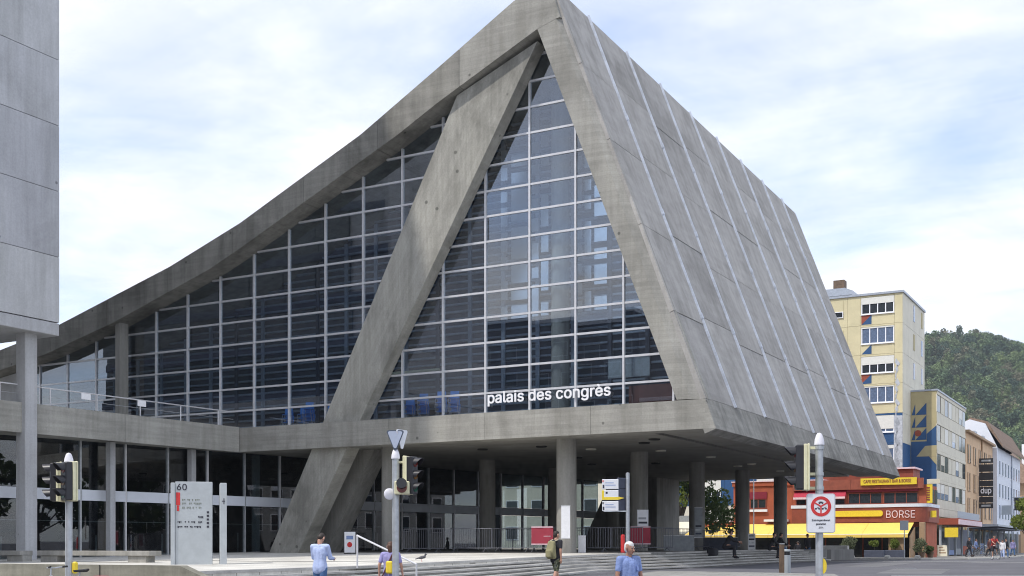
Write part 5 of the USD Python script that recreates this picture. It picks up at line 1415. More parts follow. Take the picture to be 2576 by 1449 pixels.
# buildings seen only as reflections in the glass fronts
def block(name, label, x0, x1, y0, y1, h, mw, rows, cols, face, sill='white'):
    t = thing(name, label, 'building')
    obj('wall', bx(x0, x1, y0, y1, 0.0, h), M[mw], t)
    obj('roof_edge', bx(x0 - 0.3, x1 + 0.3, y0 - 0.3, y1 + 0.3, h, h + 0.4), M['zinc'], t)
    for k in range(rows):
        z0 = 3.4 + (h - 4.0) * k / rows
        for i in range(cols):
            if face == 'y':
                a = x0 + (x1 - x0) * (i + 0.22) / cols
                b = x0 + (x1 - x0) * (i + 0.78) / cols
                f_ = obj('window', bx(a, b, y1 - 0.02, y1 + 0.05, z0, z0 + 1.6), M[sill], t)
                obj('pane', bx(a + 0.1, b - 0.1, y1 + 0.052, y1 + 0.07, z0 + 0.1, z0 + 1.5), M['pane_dark'], f_)
            else:
                a = y0 + (y1 - y0) * (i + 0.2) / cols
                b = y0 + (y1 - y0) * (i + 0.8) / cols
                f_ = obj('window', bx(x0 - 0.05, x0 + 0.02, a, b, z0, z0 + 1.7), M[sill], t)
                obj('pane', bx(x0 - 0.07, x0 - 0.052, a + 0.1, b - 0.1, z0 + 0.1, z0 + 1.6), M['pane_dark'], f_)
    return t


M['office_wall'] = plain('office_wall', (0.33, 0.33, 0.32), 0.8, var=0.08)
M['dark_render'] = plain('dark_grey_render', (0.09, 0.09, 0.1), 0.8, var=0.1)
block('brick_block', 'red brown brick block mirrored low in the hall glass', -50, -10, -38, -26, 17, 'brick_wall', 4, 12, 'y', 'stele')
block('grey_block', 'grey block mirrored in the middle of the hall glass', -78, -50.4, -42, -26, 26.5, 'dark_render', 7, 8, 'y', 'grey_sheet')
block('stair_tower', 'tall dark stair tower mirrored high in the hall glass', -56, -48, -58, -43, 36, 'dark_render', 9, 2, 'y', 'grey_sheet')
t = block('white_office', 'white office building mirrored in the ground floor glass', 8.0, 22, 66, 100, 10.5, 'office_wall', 3, 15, 'x')
for k in range(12):
    obj('fin', bx(7.5, 7.95, 67 + 2.7 * k, 67.5 + 2.7 * k, 7.0, 10.4), M['white_render'], t)

# ------------------------------------------------------------------ trees and plants
M['bark'] = plain('bark', (0.07, 0.055, 0.042), 0.9, var=0.3, scale=6)
M['leaf'] = leaf_mat('green_leaves', (0.022, 0.045, 0.012), (0.075, 0.11, 0.03))
M['leaf_light'] = leaf_mat('yellow_green_leaves', (0.07, 0.11, 0.015), (0.2, 0.24, 0.04))
M['leaf_grey'] = leaf_mat('grey_green_leaves', (0.05, 0.07, 0.035), (0.15, 0.17, 0.09))


def leaves(centres, radii, n, size, seed):
    r = np.random.default_rng(seed)
    cs = np.array(centres, float); rs = np.array(radii, float)
    w = rs ** 2 / (rs ** 2).sum()
    k = r.choice(len(cs), n, p=w)
    d = r.normal(size=(n, 3)); d /= np.linalg.norm(d, axis=1, keepdims=True)
    p = cs[k] + d * (rs[k] * r.uniform(0.45, 1.0, n) ** 0.6)[:, None] * np.array([1, 1, 0.8])
    a = r.normal(size=(n, 3)); a /= np.linalg.norm(a, axis=1, keepdims=True)
    b = np.cross(a, r.normal(size=(n, 3))); b /= np.linalg.norm(b, axis=1, keepdims=True)
    sz = size * r.uniform(0.6, 1.3, n)[:, None]
    v = np.stack([p - a * sz, p + b * sz * 0.55, p + a * sz, p - b * sz * 0.55], 1).reshape(-1, 3)
    f = np.arange(n)[:, None] * 4
    return (v, np.hstack([f, f + 1, f + 2, f + 3]))


def tree(name, label, loc, h, cr, seed, trunk_h=0.4, n=5000, leaf=0.16, mat_='leaf', droop=0.0, cat='tree', group=None, trunk_r=None):
    r = random.Random(seed)
    t = thing(name, label, cat, loc, 0, group)
    tr = trunk_r or h * 0.022
    top = np.array([r.uniform(-0.2, 0.2), r.uniform(-0.2, 0.2), h * trunk_h])
    tk = obj('trunk', bar((0, 0, -0.1), top, tr * 1.25, tr * 0.8, 10), M['bark'], t)
    cs, rs = [], []
    for i in range(11):
        a_ = r.uniform(0, 2 * math.pi)
        rad = cr * r.uniform(0.25, 0.85)
        z_ = h * trunk_h + (h * (1 - trunk_h)) * r.uniform(0.12, 0.88) - droop * rad
        c_ = np.array([rad * math.cos(a_), rad * math.sin(a_), z_])
        obj('limb', bar(top * r.uniform(0.8, 1.0), c_, tr * 0.45, tr * 0.12, 6), M['bark'], t)
        cs.append(c_); rs.append(cr * r.uniform(0.28, 0.5))
    cs.append(np.array([0, 0, h * 0.85])); rs.append(cr * 0.45)
    obj('crown', leaves(cs, rs, n, leaf, seed), M[mat_], t)
    return t


x, y = P(1651, 88)
tree('street_tree', 'slender tree with thin dark trunk between two columns under the hall', (x, y, float(road(y))), 9.5, 2.6, 3, 0.62, 3500, 0.17, 'leaf_light', trunk_r=0.16)
x, y = P(1762, 92)
tree('street_tree', 'dark green tree with a hanging branch behind the third column', (x, y, float(road(y))), 8.4, 3.2, 8, 0.38, 2600, 0.17, 'leaf', droop=0.45)
x, y = P(1712, 101)
tree('street_tree', 'light green tree before the pale block behind the columns', (x, y, float(road(y))), 8.8, 2.6, 15, 0.4, 1900, 0.17, 'leaf_light')
x, y = P(2588, 118)
tree('street_tree', 'yellow green street tree cut by the right edge', (x, y, float(road(y))), 6.2, 1.9, 21, 0.35, 3200, 0.15, 'leaf_light')
for i, (x, y, hh, rr, lab) in enumerate([(6, 47, 10, 4.0, 'large dark tree across the road mirrored at the left end of the ground floor glass'), (8, 55, 9, 3.8, 'dark tree across the road mirrored left of the traffic light'),
                                   (7, 62, 11, 4.2, 'tall dark tree across the road mirrored behind the traffic light'), (2.5, 40, 8, 3.4, 'low dark tree across the road, nearest but one of the mirrored row'),
                                   (4, 33, 9.5, 3.8, 'dark tree across the road, nearest of the mirrored row')]):
    tree('roadside_tree', lab, (x, y, float(road(y))), hh, rr, 31 + i, 0.2, 4200, 0.28, 'leaf')


def potted(label, px, dist, kind, h, r_, seed, mat_='leaf', pot='box', w=1.0):
    x, y = P(px, dist)
    z0 = float(road(y)) + 0.1
    t = thing('potted_plant', label, 'plant', (x, y, z0))
    if pot == 'box':
        obj('planter', cbx(-w / 2, w / 2, -0.25, 0.25, 0, 0.62, 0.02), M['dark_steel'], t)  # dark tone stands for the shade the planter is in
        zb = 0.6
    else:
        obj('planter', lathe([(0, 0), (0.2, 0), (0.3, 0.45), (0.33, 0.5), (0.27, 0.5), (0.25, 0.44), (0, 0.44)], 16), M['brown'], t, smooth=40)
        zb = 0.44
    obj('stem', bar((0, 0, zb - 0.05), (0.02, 0, h - r_ * 0.8), 0.03, 0.02, 6), M['bark'], t)
    r2 = random.Random(seed)
    cs = [(r2.uniform(-0.55, 0.55) * r_, r2.uniform(-0.55, 0.55) * r_, h - r_ + r2.uniform(-0.5, 0.5) * r_) for _ in range(7)] + [(0, 0, h - r_)]
    obj('foliage', leaves(cs, [r_ * 0.55] * 7 + [r_ * 0.7], 900, 0.07, seed), M[mat_], t)


potted('grey green olive bush in a pot under the yellow awning', 2133, 97, 'bush', 2.0, 0.75, 41, 'leaf_grey', 'pot')
potted('small yellow green ball bush in grey box planter, left one', 2200, 98, 'ball', 1.55, 0.42, 42, 'leaf_light', 'box', 1.6)
potted('larger yellow green ball bush in grey box planter by the wooden panel', 2252, 98, 'ball', 1.7, 0.52, 43, 'leaf_light', 'box', 1.5)
potted('broad green bush at the restaurant corner', 2318, 97, 'bush', 1.75, 0.72, 44, 'leaf_grey', 'pot')
potted('low dark plant in a pot right of the corner bush', 2340, 97.5, 'bush', 1.15, 0.45, 45, 'leaf', 'pot')
x, y = P(2370, 101)
t = thing('pavement_board', 'small pale menu board on the pavement by the corner', 'sign', (x, y, float(road(y)) + 0.1), 0.4)
obj('panel', rot(cbx(-0.4, 0.4, -0.03, 0.03, 0.1, 1.05, 0.01), 0, (0, -0.12, 0), rx=-0.12), M['canvas'], t)
obj('panel', rot(cbx(-0.4, 0.4, -0.03, 0.03, 0.1, 1.05, 0.01), 0, (0, 0.12, 0), rx=0.12), M['canvas'], t)
for k in range(3):
    obj('print', rot(bx(-0.28, 0.28 - 0.1 * k, -0.038, -0.031, 0.35 + 0.22 * k, 0.45 + 0.22 * k), 0, (0, -0.12, 0), rx=-0.12), M['peach_dark'], t)
x, y = P(2100, 90)
t = thing('stone_block', 'pale stone block seat at the edge of the pavement', 'block', (x, y, float(road(y)) + 0.08))
obj('seat', cbx(-1.0, 1.0, -0.3, 0.3, 0.5, 0.95, 0.03), M['step'][0], t)
obj('base', cbx(-0.9, 0.9, -0.25, 0.25, -0.1, 0.498, 0.02), M['step'][2], t)
for i, (px, lab) in enumerate([(2135, 'left of the olive bush'), (2224, 'between the two ball bushes'), (2300, 'below the small grey sign')]):
    x, y = P(px + 8, 90.2)
    t = thing('kerb_marker', f'small pale stone bollard on the kerb {lab}', 'bollard', (x, y, float(road(y)) + 0.08), 0, None)
    obj('body', lathe([(0, 0), (0.22, 0), (0.22, 0.16), (0.16, 0.24), (0, 0.26)], 14), M['kerb'], t, smooth=40)

t = thing('small_sign', 'small grey sign on a thin post before the restaurant awning', 'sign')
x, y = P(2275, 87)
obj('post', bar((x, y, float(road(y)) - 0.1), (x, y, EYE + 1.35), 0.035, n=8), M['steel'], t)
obj('plate', rot(cbx(-0.3, 0.3, -0.015, 0.015, -0.35, 0.35, 0.01), RIGHT * 0.8, (x, y - 0.05, EYE + 1.62)), M['stele'], t)
t = thing('flag_pole', 'thin grey pole standing before the restaurant between two columns', 'pole')
x, y = P(1896, 98)
obj('shaft', bar((x, y, 0.6), (x, y, EYE + 5.6), 0.05, 0.04, 8), M['steel'], t)
obj('foot', lathe([(0, 0.6), (0.12, 0.6), (0.12, 0.8), (0, 0.82)], 12, (x, y, 0)), M['steel'], t)

# ------------------------------------------------------------------ wooded hill
def hill_z(x, y):
    u = x * C + y * S
    f = -x * S + y * C
    ridge = 168 * math.exp(-((f - 1040) / 330) ** 2)
    lat = 1.0 - max(0.0, u - 355) * 0.0014 + 0.012 * math.sin(u * 0.09)
    return max(-2.0, ridge * max(0.25, lat) + 5 * math.sin(u * 0.021 + 1) * math.sin(f * 0.017))


hf = np.linspace(430, 1500, 44)
hu = np.linspace(-300, 1300, 60)
UU, FF = np.meshgrid(hu, hf)
XX, YY = UU * C - FF * S, UU * S + FF * C
ZZ = np.vectorize(hill_z)(XX, YY)
nv = len(hu)
q = [[j * nv + i, j * nv + i + 1, (j + 1) * nv + i + 1, (j + 1) * nv + i] for j in range(len(hf) - 1) for i in range(nv - 1)]
M['forest_floor'] = plain('forest_floor', (0.03, 0.042, 0.02), 0.95, var=0.3, scale=0.05)
obj('hill', (np.stack([XX.ravel(), YY.ravel(), ZZ.ravel()], 1), np.array(q)), M['forest_floor'], kind='structure', smooth=True)
M['forest'] = mat('forest_leaves', {'oi': ('object_info', {}), 'r': ('rgb_ramp', {'ramp': [(0.0, (0.045, 0.075, 0.06)), (0.2, (0.06, 0.095, 0.06)), (0.45, (0.1, 0.15, 0.075)), (0.65, (0.16, 0.21, 0.09)), (0.8, (0.09, 0.12, 0.085)), (1.0, (0.16, 0.15, 0.095))]}),
                                    'g': ('geometry', {}), 'w': ('white_noise_texture', {'dimensions': '1D'}), 'rr': ('rgb_ramp', {'ramp': [(0.0, (0.72,) * 3), (1.0, (1.25,) * 3)]}),
                                    'm': ('mix', {'mix_type': 'multiply', 'fac': 1.0}), 'p': ('principled_bsdf', {'roughness': 0.8, 'specular_ior_level': 0.2})},
                  [('oi.random', 'r.fac'), ('g.random_per_island', 'w.w'), ('w.value', 'rr.fac'), ('r.color', 'm.color1'), ('rr.color', 'm.color2'), ('m.color', 'p.base_color')], 'p.BSDF')
inst = UsdGeom.PointInstancer.Define(stage, '/World/forest')
tag(inst, 'mixed green forest covering the hillside behind the houses', 'forest', kind='stuff')
protos = []
for k in range(4):
    r = random.Random(50 + k)
    cs = [(r.uniform(-2.6, 2.6), r.uniform(-2.6, 2.6), r.uniform(4.5, 9.5)) for _ in range(12)] + [(0, 0, 10.5)]
    if k == 3:
        cs = [(r.uniform(-1, 1) * (1 - i / 14) * 2.2, r.uniform(-1, 1) * (1 - i / 14) * 2.2, 3 + i * 0.95) for i in range(12)]
    v, f = leaves(cs, [2.0 if k < 3 else 1.3] * len(cs), 800, 0.5, 60 + k)
    usdkit.mesh(stage, f'/World/forest/crown_{k:03d}', (v, f), M['forest'])
    protos.append(Sdf.Path(f'/World/forest/crown_{k:03d}'))
r = np.random.default_rng(5)
pos, idx, sc = [], [], []
while len(pos) < 7500:
    f = r.uniform(520, 1120); u = r.uniform(150, 620)
    if not 0.27 < u / f < 0.50:
        continue
    x, y = u * C - f * S, u * S + f * C
    z = hill_z(x, y)
    if z < 3:
        continue
    pos.append((x, y, z - 1.5)); idx.append(int(r.choice(4, p=(0.32, 0.3, 0.28, 0.1)))); sc.append(float(0.65 + 1.2 * r.random() ** 1.8))
inst.CreatePrototypesRel().SetTargets(protos)
inst.CreateProtoIndicesAttr(Vt.IntArray(idx))
inst.CreatePositionsAttr(Vt.Vec3fArray([Gf.Vec3f(*map(float, p)) for p in pos]))
inst.CreateScalesAttr(Vt.Vec3fArray([Gf.Vec3f(s_, s_, s_) for s_ in sc]))
ang_ = r.uniform(0, 6.28, len(pos))
inst.CreateOrientationsAttr(Vt.QuathArray([Gf.Quath(float(math.cos(a / 2)), 0, 0, float(math.sin(a / 2))) for a in ang_]))

# ------------------------------------------------------------------ people
M['skin'] = plain('skin', (0.48, 0.27, 0.19), 0.55, var=0.06, scale=20)
M['skin_tan'] = plain('tanned_skin', (0.36, 0.19, 0.13), 0.55, var=0.06, scale=20)
M['hair_dark'] = plain('dark_hair', (0.025, 0.017, 0.013), 0.6, var=0.3, scale=40)
M['hair_grey'] = plain('white_hair', (0.62, 0.6, 0.58), 0.7, var=0.1, scale=40)
M['hair_brown'] = plain('brown_hair', (0.09, 0.045, 0.028), 0.6, var=0.3, scale=40)
M['shirt_pale_blue'] = plain('pale_blue_shirt', (0.42, 0.5, 0.74), 0.8, var=0.08, scale=5, bump=0.5)
M['shirt_blue'] = plain('blue_shirt', (0.2, 0.27, 0.5), 0.8, var=0.08, scale=5, bump=0.5)
M['shirt_violet'] = plain('violet_blouse', (0.3, 0.28, 0.52), 0.8, var=0.12, scale=5, bump=0.5)
M['cloth_black'] = plain('black_cloth', (0.02, 0.02, 0.026), 0.85, var=0.15, bump=0.5)
M['cloth_red'] = plain('red_cloth', (0.36, 0.04, 0.035), 0.8, bump=0.5)
M['cloth_white'] = plain('white_cloth', (0.68, 0.68, 0.7), 0.8, bump=0.5)
M['jeans'] = plain('blue_jeans', (0.06, 0.13, 0.28), 0.85, var=0.15, scale=9, bump=0.5)
M['camo'] = mat('camouflage_cloth', {'g': ('geometry', {}), 'n': ('noise_texture', {'scale': 9.0, 'detail': 2.0}), 'r': ('rgb_ramp', {'interpolate': False, 'ramp': [(0.0, (0.03, 0.035, 0.02)), (0.42, (0.09, 0.1, 0.05)), (0.52, (0.2, 0.2, 0.15)), (0.6, (0.05, 0.06, 0.045))]}), 'p': ('principled_bsdf', {'roughness': 0.9})},
                [('g.position', 'n.vector'), ('n.fac', 'r.fac'), ('r.color', 'p.base_color')], 'p.BSDF')
M['bag_olive'] = plain('olive_bag', (0.25, 0.23, 0.12), 0.8, var=0.12, scale=8)
M['strap'] = plain('strap', (0.5, 0.44, 0.3), 0.8)
M['leather'] = plain('brown_leather', (0.1, 0.03, 0.02), 0.5)


def man(chains):
    """union of hulls of sphere pairs; chains: lists of (point, radius)"""
    parts = []
    for ch in chains:
        if len(ch) == 1:
            parts.append(sph(ch[0][0], ch[0][1]))
        for (p, a), (q_, b) in zip(ch[:-1], ch[1:]):
            parts.append(H([sph(tuple(p), a), sph(tuple(q_), b)]))
    return manifold3d.Manifold.batch_boolean(parts, manifold3d.OpType.Add)


def to_tm(m, res=0.0, smooth_it=4):
    if res:
        m = m.refine_to_length(res)
    g = m.to_mesh()
    tm = trimesh.Trimesh(np.array(g.vert_properties[:, :3]), np.array(g.tri_verts), process=True)
    if res:
        trimesh.smoothing.filter_taubin(tm, iterations=smooth_it)
    return tm


def person(label, loc, heading, h=1.75, legs=((0.05, 0.0), (-0.05, 0.0)), arms=((0.05, 0.15, 0.12), (0.05, 0.15, 0.12)), lean=0.0, head=(0.0, 0.0), shirt='shirt_blue', trousers='jeans', shorts=False,
           long_sleeve=False, hair='hair_dark', skin='skin', shoes='cloth_black', bag=None, bald=False, fat=0.0, seat=None, res=0.028, collar=False, group=None, open_shirt=False):
    """faces +x. legs: (hip flex, knee flex) for left, right; arms: (shoulder flex, abduction, elbow flex)"""
    k = h / 1.75
    V = lambda *a_: np.array(a_, float) * k
    pel = V(0, 0, 0.94)
    cl_, sl_ = math.cos(lean), math.sin(lean)
    up = lambda dz, y=0.0, x=0.0: pel + V(x * cl_ + dz * sl_, y, dz * cl_ - x * sl_)
    waist, chest, neckb = up(0.14), up(0.36, x=0.01), up(0.52, x=-0.005)
    hip = [pel + V(0, s_ * 0.09, 0) for s_ in (1, -1)]
    J = {}
    for i, s_ in enumerate((1, -1)):
        a_, kf = legs[i]
        kn = hip[i] + V(math.sin(a_) * 0.44, s_ * 0.015, -math.cos(a_) * 0.44)
        an = kn + V(math.sin(a_ - kf) * 0.42, 0, -math.cos(a_ - kf) * 0.42)
        toe_a = max(-0.2, min(0.6, -(a_ - kf) * 0.6))
        toe = an + V(math.cos(toe_a) * 0.17, s_ * 0.03, -0.055 - math.sin(toe_a) * 0.1)
        heel = an + V(-0.045, 0, -0.05)
        J['l', i] = (kn, an, heel, toe)
        sh = up(0.475, y=s_ * 0.198)
        fa, ab, el = arms[i]
        fa_ = fa + lean
        ud = np.array([math.sin(fa_) * math.cos(ab), s_ * math.sin(ab), -math.cos(fa_) * math.cos(ab)])
        eb = sh + ud * 0.29 * k
        fd = np.array([math.sin(fa_ + el) * math.cos(ab * 0.6), s_ * math.sin(ab * 0.4) - (0.25 * s_ * math.sin(el)), -math.cos(fa_ + el)])
        fd /= np.linalg.norm(fd)
        wr = eb + fd * 0.255 * k
        J['a', i] = (sh, eb, wr, fd)
    zmin = min(min(J['l', i][2][2] - 0.028 * k, J['l', i][3][2] - 0.028 * k) for i in (0, 1))
    base = np.array([0, 0, -zmin])
    hp, hy = head
    hc = neckb + V(0.035 + 0.05 * math.sin(hp), 0, 0.17)
    hd = np.array([math.cos(hp) * math.cos(hy), math.cos(hp) * math.sin(hy), -math.sin(hp)])       # where the face looks
    hu_ = np.array([math.sin(hp) * math.cos(hy), math.sin(hp) * math.sin(hy), math.cos(hp)])
    hs = np.cross(hu_, hd)
    R = lambda p: tuple(np.asarray(p) + base)
    f2 = 1 + fat
    ch = []
    # skin: head, neck, arms, hands, legs, torso core
    ch.append([(R(hc + hu_ * 0.03 * k - hd * 0.012 * k), 0.086 * k), (R(hc - hu_ * 0.035 * k + hd * 0.022 * k), 0.074 * k), (R(hc - hu_ * 0.085 * k + hd * 0.045 * k), 0.042 * k)])
    ch.append([(R(hc - hu_ * 0.02 * k + hd * 0.092 * k), 0.014 * k), (R(hc - hu_ * 0.045 * k + hd * 0.106 * k), 0.017 * k)])
    for s_ in (-1, 1):
        ch.append([(R(hc + hs * s_ * 0.088 * k - hu_ * 0.0 * k), 0.022 * k), (R(hc + hs * s_ * 0.086 * k - hu_ * 0.035 * k), 0.016 * k)])
    ch.append([(R(hc - hu_ * 0.09 * k), 0.052 * k), (R(neckb - V(0, 0, 0.03)), 0.06 * k)])
    ch.append([(R(neckb - V(0, 0, 0.05)), 0.07 * k), (R(chest), 0.11 * k), (R(waist), 0.105 * k), (R(pel), 0.11 * k)])
    for i, s_ in enumerate((1, -1)):
        sh, eb, wr, fd = J['a', i]
        ch.append([(R(neckb - V(0, 0, 0.05)), 0.06 * k), (R(sh), 0.055 * k), (R(eb), 0.04 * k), (R(wr), 0.027 * k)])
        palm = wr + fd * 0.07 * k
        ch.append([(R(wr), 0.026 * k), (R(palm), 0.03 * k)])
        side = np.cross(fd, [0, s_, 0.0]); side /= max(1e-6, np.linalg.norm(side))
        for j, L in enumerate((0.075, 0.085, 0.08, 0.062)):
            o = (j - 1.5) * 0.0175 * k
            p0 = palm + side * o + fd * 0.015 * k
            p1 = p0 + (fd * 0.9 + np.array([0, -s_ * 0.3, 0])) * L * 0.55 * k
            p2 = p1 + (fd * 0.6 + np.array([0, -s_ * 0.75, 0])) * L * 0.45 * k
            ch.append([(R(p0), 0.0095 * k), (R(p1), 0.0088 * k), (R(p2), 0.0075 * k)])
        tb = wr + fd * 0.03 * k + side * 0.026 * k
        t1 = tb + (fd * 0.6 + side * 0.7) * 0.042 * k
        ch.append([(R(tb), 0.012 * k), (R(t1), 0.0105 * k), (R(t1 + (fd * 0.95 + np.array([0, -s_ * 0.3, 0])) * 0.032 * k), 0.009 * k)])
        kn, an, heel, toe = J['l', i]
        ch.append([(R(hip[i]), 0.088 * k), (R(kn), 0.055 * k), (R(kn * 0.68 + an * 0.32 - V(0.015, 0, 0)), 0.056 * k), (R(an), 0.036 * k), (R(toe), 0.03 * k)])
    t = thing('person', label, 'person', loc, heading, group)
    obj('body', to_tm(man(ch), res), M[skin], t, smooth=True)
    # shirt
    g = 0.014 * k
    sc_ = [[(R(neckb - V(0.0, 0, 0.035)), 0.072 * k), (R(chest), 0.122 * k * f2), (R(waist + V(0.02 * fat * 5, 0, 0)), 0.112 * k * (1 + 1.6 * fat)), (R(pel + V(0, 0, -0.05)), 0.132 * k * f2)]]
    for s_ in (1, -1):
        sc_.append([(R(up(0.40, y=s_ * 0.085)), 0.105 * k * f2), (R(up(0.15, y=s_ * 0.06)), 0.1 * k * (1 + 1.5 * fat)), (R(up(-0.02, y=s_ * 0.065)), 0.128 * k * f2), (R(up(-0.1, y=s_ * 0.07)), 0.122 * k * f2)])
        sc_.append([(R(up(0.46, y=s_ * 0.13)), 0.075 * k), (R(up(0.3, y=s_ * 0.1)), 0.1 * k)])
    for i in (0, 1):
        sh, eb, wr, fd = J['a', i]
        sc_.append([(R(neckb - V(0, 0, 0.045)), 0.07 * k), (R(sh), 0.07 * k), (R(eb if long_sleeve else sh * 0.35 + eb * 0.65), 0.058 * k)])
        if long_sleeve:
            sc_.append([(R(eb), 0.058 * k), (R(eb * 0.12 + wr * 0.88), 0.043 * k)])
    st = obj('shirt', to_tm(man(sc_), res), M[shirt], t, smooth=True)
    if collar:
        obj('collar', [bar(R(neckb + V(0.05, s_ * 0.055, 0.01)), R(neckb + V(0.115, s_ * 0.035, -0.07)), 0.014, 0.011, 6) for s_ in (1,)], M[shirt], t)
        obj('collar', [bar(R(neckb + V(0.05, -0.055, 0.01)), R(neckb + V(0.115, -0.035, -0.07)), 0.014, 0.011, 6)], M[shirt], t)
        obj('placket', beam(R(up(0.4, x=0.145 * f2)), R(up(0.0, x=0.14 * f2)), 0.03, 0.012), M[shirt], t)
        obj('chest_pocket', beam(R(up(0.36, y=0.09, x=0.118 * f2)), R(up(0.26, y=0.09, x=0.122 * f2)), 0.09, 0.015), M[shirt], t)
    # trousers
    tc = []
    for i, s_ in enumerate((1, -1)):
        kn, an, heel, toe = J['l', i]
        tc.append([(R(pel + V(0, s_ * 0.055, 0.04)), 0.112 * k * f2), (R(hip[i] - V(0, 0, 0.05)), 0.105 * k)])
        if shorts:
            tc.append([(R(hip[i] - V(0, 0, 0.05)), 0.105 * k), (R(hip[i] * 0.08 + kn * 0.92), 0.09 * k)])
        else:
            tc.append([(R(hip[i] - V(0, 0, 0.05)), 0.105 * k), (R(kn), 0.073 * k), (R(kn * 0.12 + an * 0.88), 0.062 * k)])
    tc.append([(R(pel + V(0, 0.05, 0.03)), 0.115 * k), (R(pel + V(0, -0.05, 0.03)), 0.115 * k)])
    obj('shorts' if shorts else 'trousers', to_tm(man(tc), res), M[trousers], t, smooth=True)
    for i in (0, 1):
        kn, an, heel, toe = J['l', i]
        obj('shoe', to_tm(H([sph(R(heel), 0.036 * k), sph(R(toe), 0.034 * k), sph(R(an - V(0, 0, 0.015)), 0.044 * k), sph(R((heel + toe) / 2), 0.042 * k)])), M[shoes], t, smooth=True)
    # hair, eyes, mouth
    hcap = man([[(R(hc + hu_ * 0.042 * k - hd * 0.022 * k), 0.086 * k), (R(hc - hu_ * 0.01 * k - hd * 0.033 * k), 0.08 * k)], [(R(hc + hu_ * 0.055 * k + hd * 0.012 * k), 0.075 * k), (R(hc + hu_ * 0.042 * k - hd * 0.02 * k), 0.085 * k)]])
    if hair == 'hair_grey':
        hcap = man([[(R(hc + hu_ * 0.03 * k - hd * 0.028 * k), 0.085 * k), (R(hc - hu_ * 0.025 * k - hd * 0.033 * k), 0.077 * k)], [(R(hc + hu_ * 0.045 * k + hd * 0.0 * k), 0.076 * k), (R(hc + hu_ * 0.035 * k - hd * 0.02 * k), 0.084 * k)]])
    if hair == 'hair_brown':
        hcap = hcap + H([sph(R(hc - hd * 0.05 * k), 0.08 * k), sph(R(hc - hu_ * 0.13 * k - hd * 0.055 * k), 0.055 * k)])
    obj('hair', to_tm(hcap, res, 2), M[hair], t, smooth=True)
    for s_ in (-1, 1):
        obj('eye', trimesh.creation.icosphere(1, 0.011 * k).apply_translation(R(hc + hd * 0.083 * k + hs * s_ * 0.033 * k + hu_ * 0.0)), M['ink'], t)
        obj('eyebrow', bar(R(hc + hd * 0.088 * k + hs * s_ * 0.02 * k + hu_ * 0.022 * k), R(hc + hd * 0.08 * k + hs * s_ * 0.05 * k + hu_ * 0.02 * k), 0.006 * k, n=5), M[hair], t)
    obj('mouth', bar(R(hc + hd * 0.087 * k - hs * 0.02 * k - hu_ * 0.076 * k), R(hc + hd * 0.087 * k + hs * 0.02 * k - hu_ * 0.076 * k), 0.006 * k, n=5), M['lamp_red'], t)
    t_info = {'J': J, 'R': R, 'up': up, 'k': k, 'neckb': neckb, 'pel': pel}
    return t, t_info


def ground_at(x, y):
    """height of what one stands on"""
    e = float(np.interp(y, [p[1] for p in EDGE], [p[0] for p in EDGE]))
    if x <= e:
        return float(plz(y))
    k = int((x - e) / 0.34) + 1
    return float(plz(y) - (plz(y) - road(y)) / (NS + 1) * k) if k <= NS else float(road(y))


def stand(px, dist, top_y, **kw):
    """place so that the head top fits the distance; height limited to human range"""
    x, y = P(px, dist)
    z = ground_at(x, y)
    h = (EYE + (1378 - top_y) / 3013 * dist) - z
    return (x, y, z), min(1.9, max(1.5, h * 0.985))


loc, h = stand(805, 30.5, 1339)
pt, pi_ = person('person in a pale blue long sleeved shirt and jeans seen from behind, looking down', loc, TOCAM + math.pi - 0.35, h=h, legs=((0.08, 0.03), (-0.06, 0.02)), arms=((0.35, 0.12, 1.35), (0.3, 0.14, 1.2)), head=(0.75, -0.25),
                 shirt='shirt_pale_blue', long_sleeve=True, trousers='jeans', hair='hair_dark')
wrL = pi_['R'](pi_['J']['a', 0][2] + pi_['J']['a', 0][3] * 0.08)
obj('phone', cbx(wrL[0] - 0.005, wrL[0] + 0.08, wrL[1] - 0.045, wrL[1] + 0.03, wrL[2] + 0.03, wrL[2] + 0.042, 0.004), M['black'], pt)

loc, h = stand(982, 28.6, 1358)
pt, pi_ = person('person in a violet blouse with a yellow bag walking away behind the middle pole', loc, TOCAM + math.pi - 0.15, h=h, legs=((0.3, 0.1), (-0.25, 0.15)), arms=((-0.1, 0.3, 0.25), (0.15, 0.28, 0.2)), shirt='shirt_violet', trousers='cloth_black', hair='hair_brown', long_sleeve=False, fat=0.06)
u_ = pi_['up']; R_ = pi_['R']
t = thing('shoulder_bag', 'yellow bag with dark red strap on the back of the person in violet', 'bag', loc, TOCAM + math.pi - 0.15)
c_ = R_(u_(0.17, y=-0.02, x=-0.2))
obj('pouch', cbx(c_[0] - 0.04, c_[0] + 0.04, c_[1] - 0.09, c_[1] + 0.08, c_[2] - 0.17, c_[2] + 0.13, 0.03), M['yellow'], t)
obj('strap', beam(R_(u_(0.5, y=-0.1, x=-0.135)), R_(u_(-0.08, y=0.17, x=-0.16)), 0.05, 0.03), M['leather'], t)
obj('strap', beam(R_(u_(0.5, y=-0.1, x=-0.1)), R_(u_(0.36, y=-0.07, x=0.14)), 0.05, 0.03), M['leather'], t)

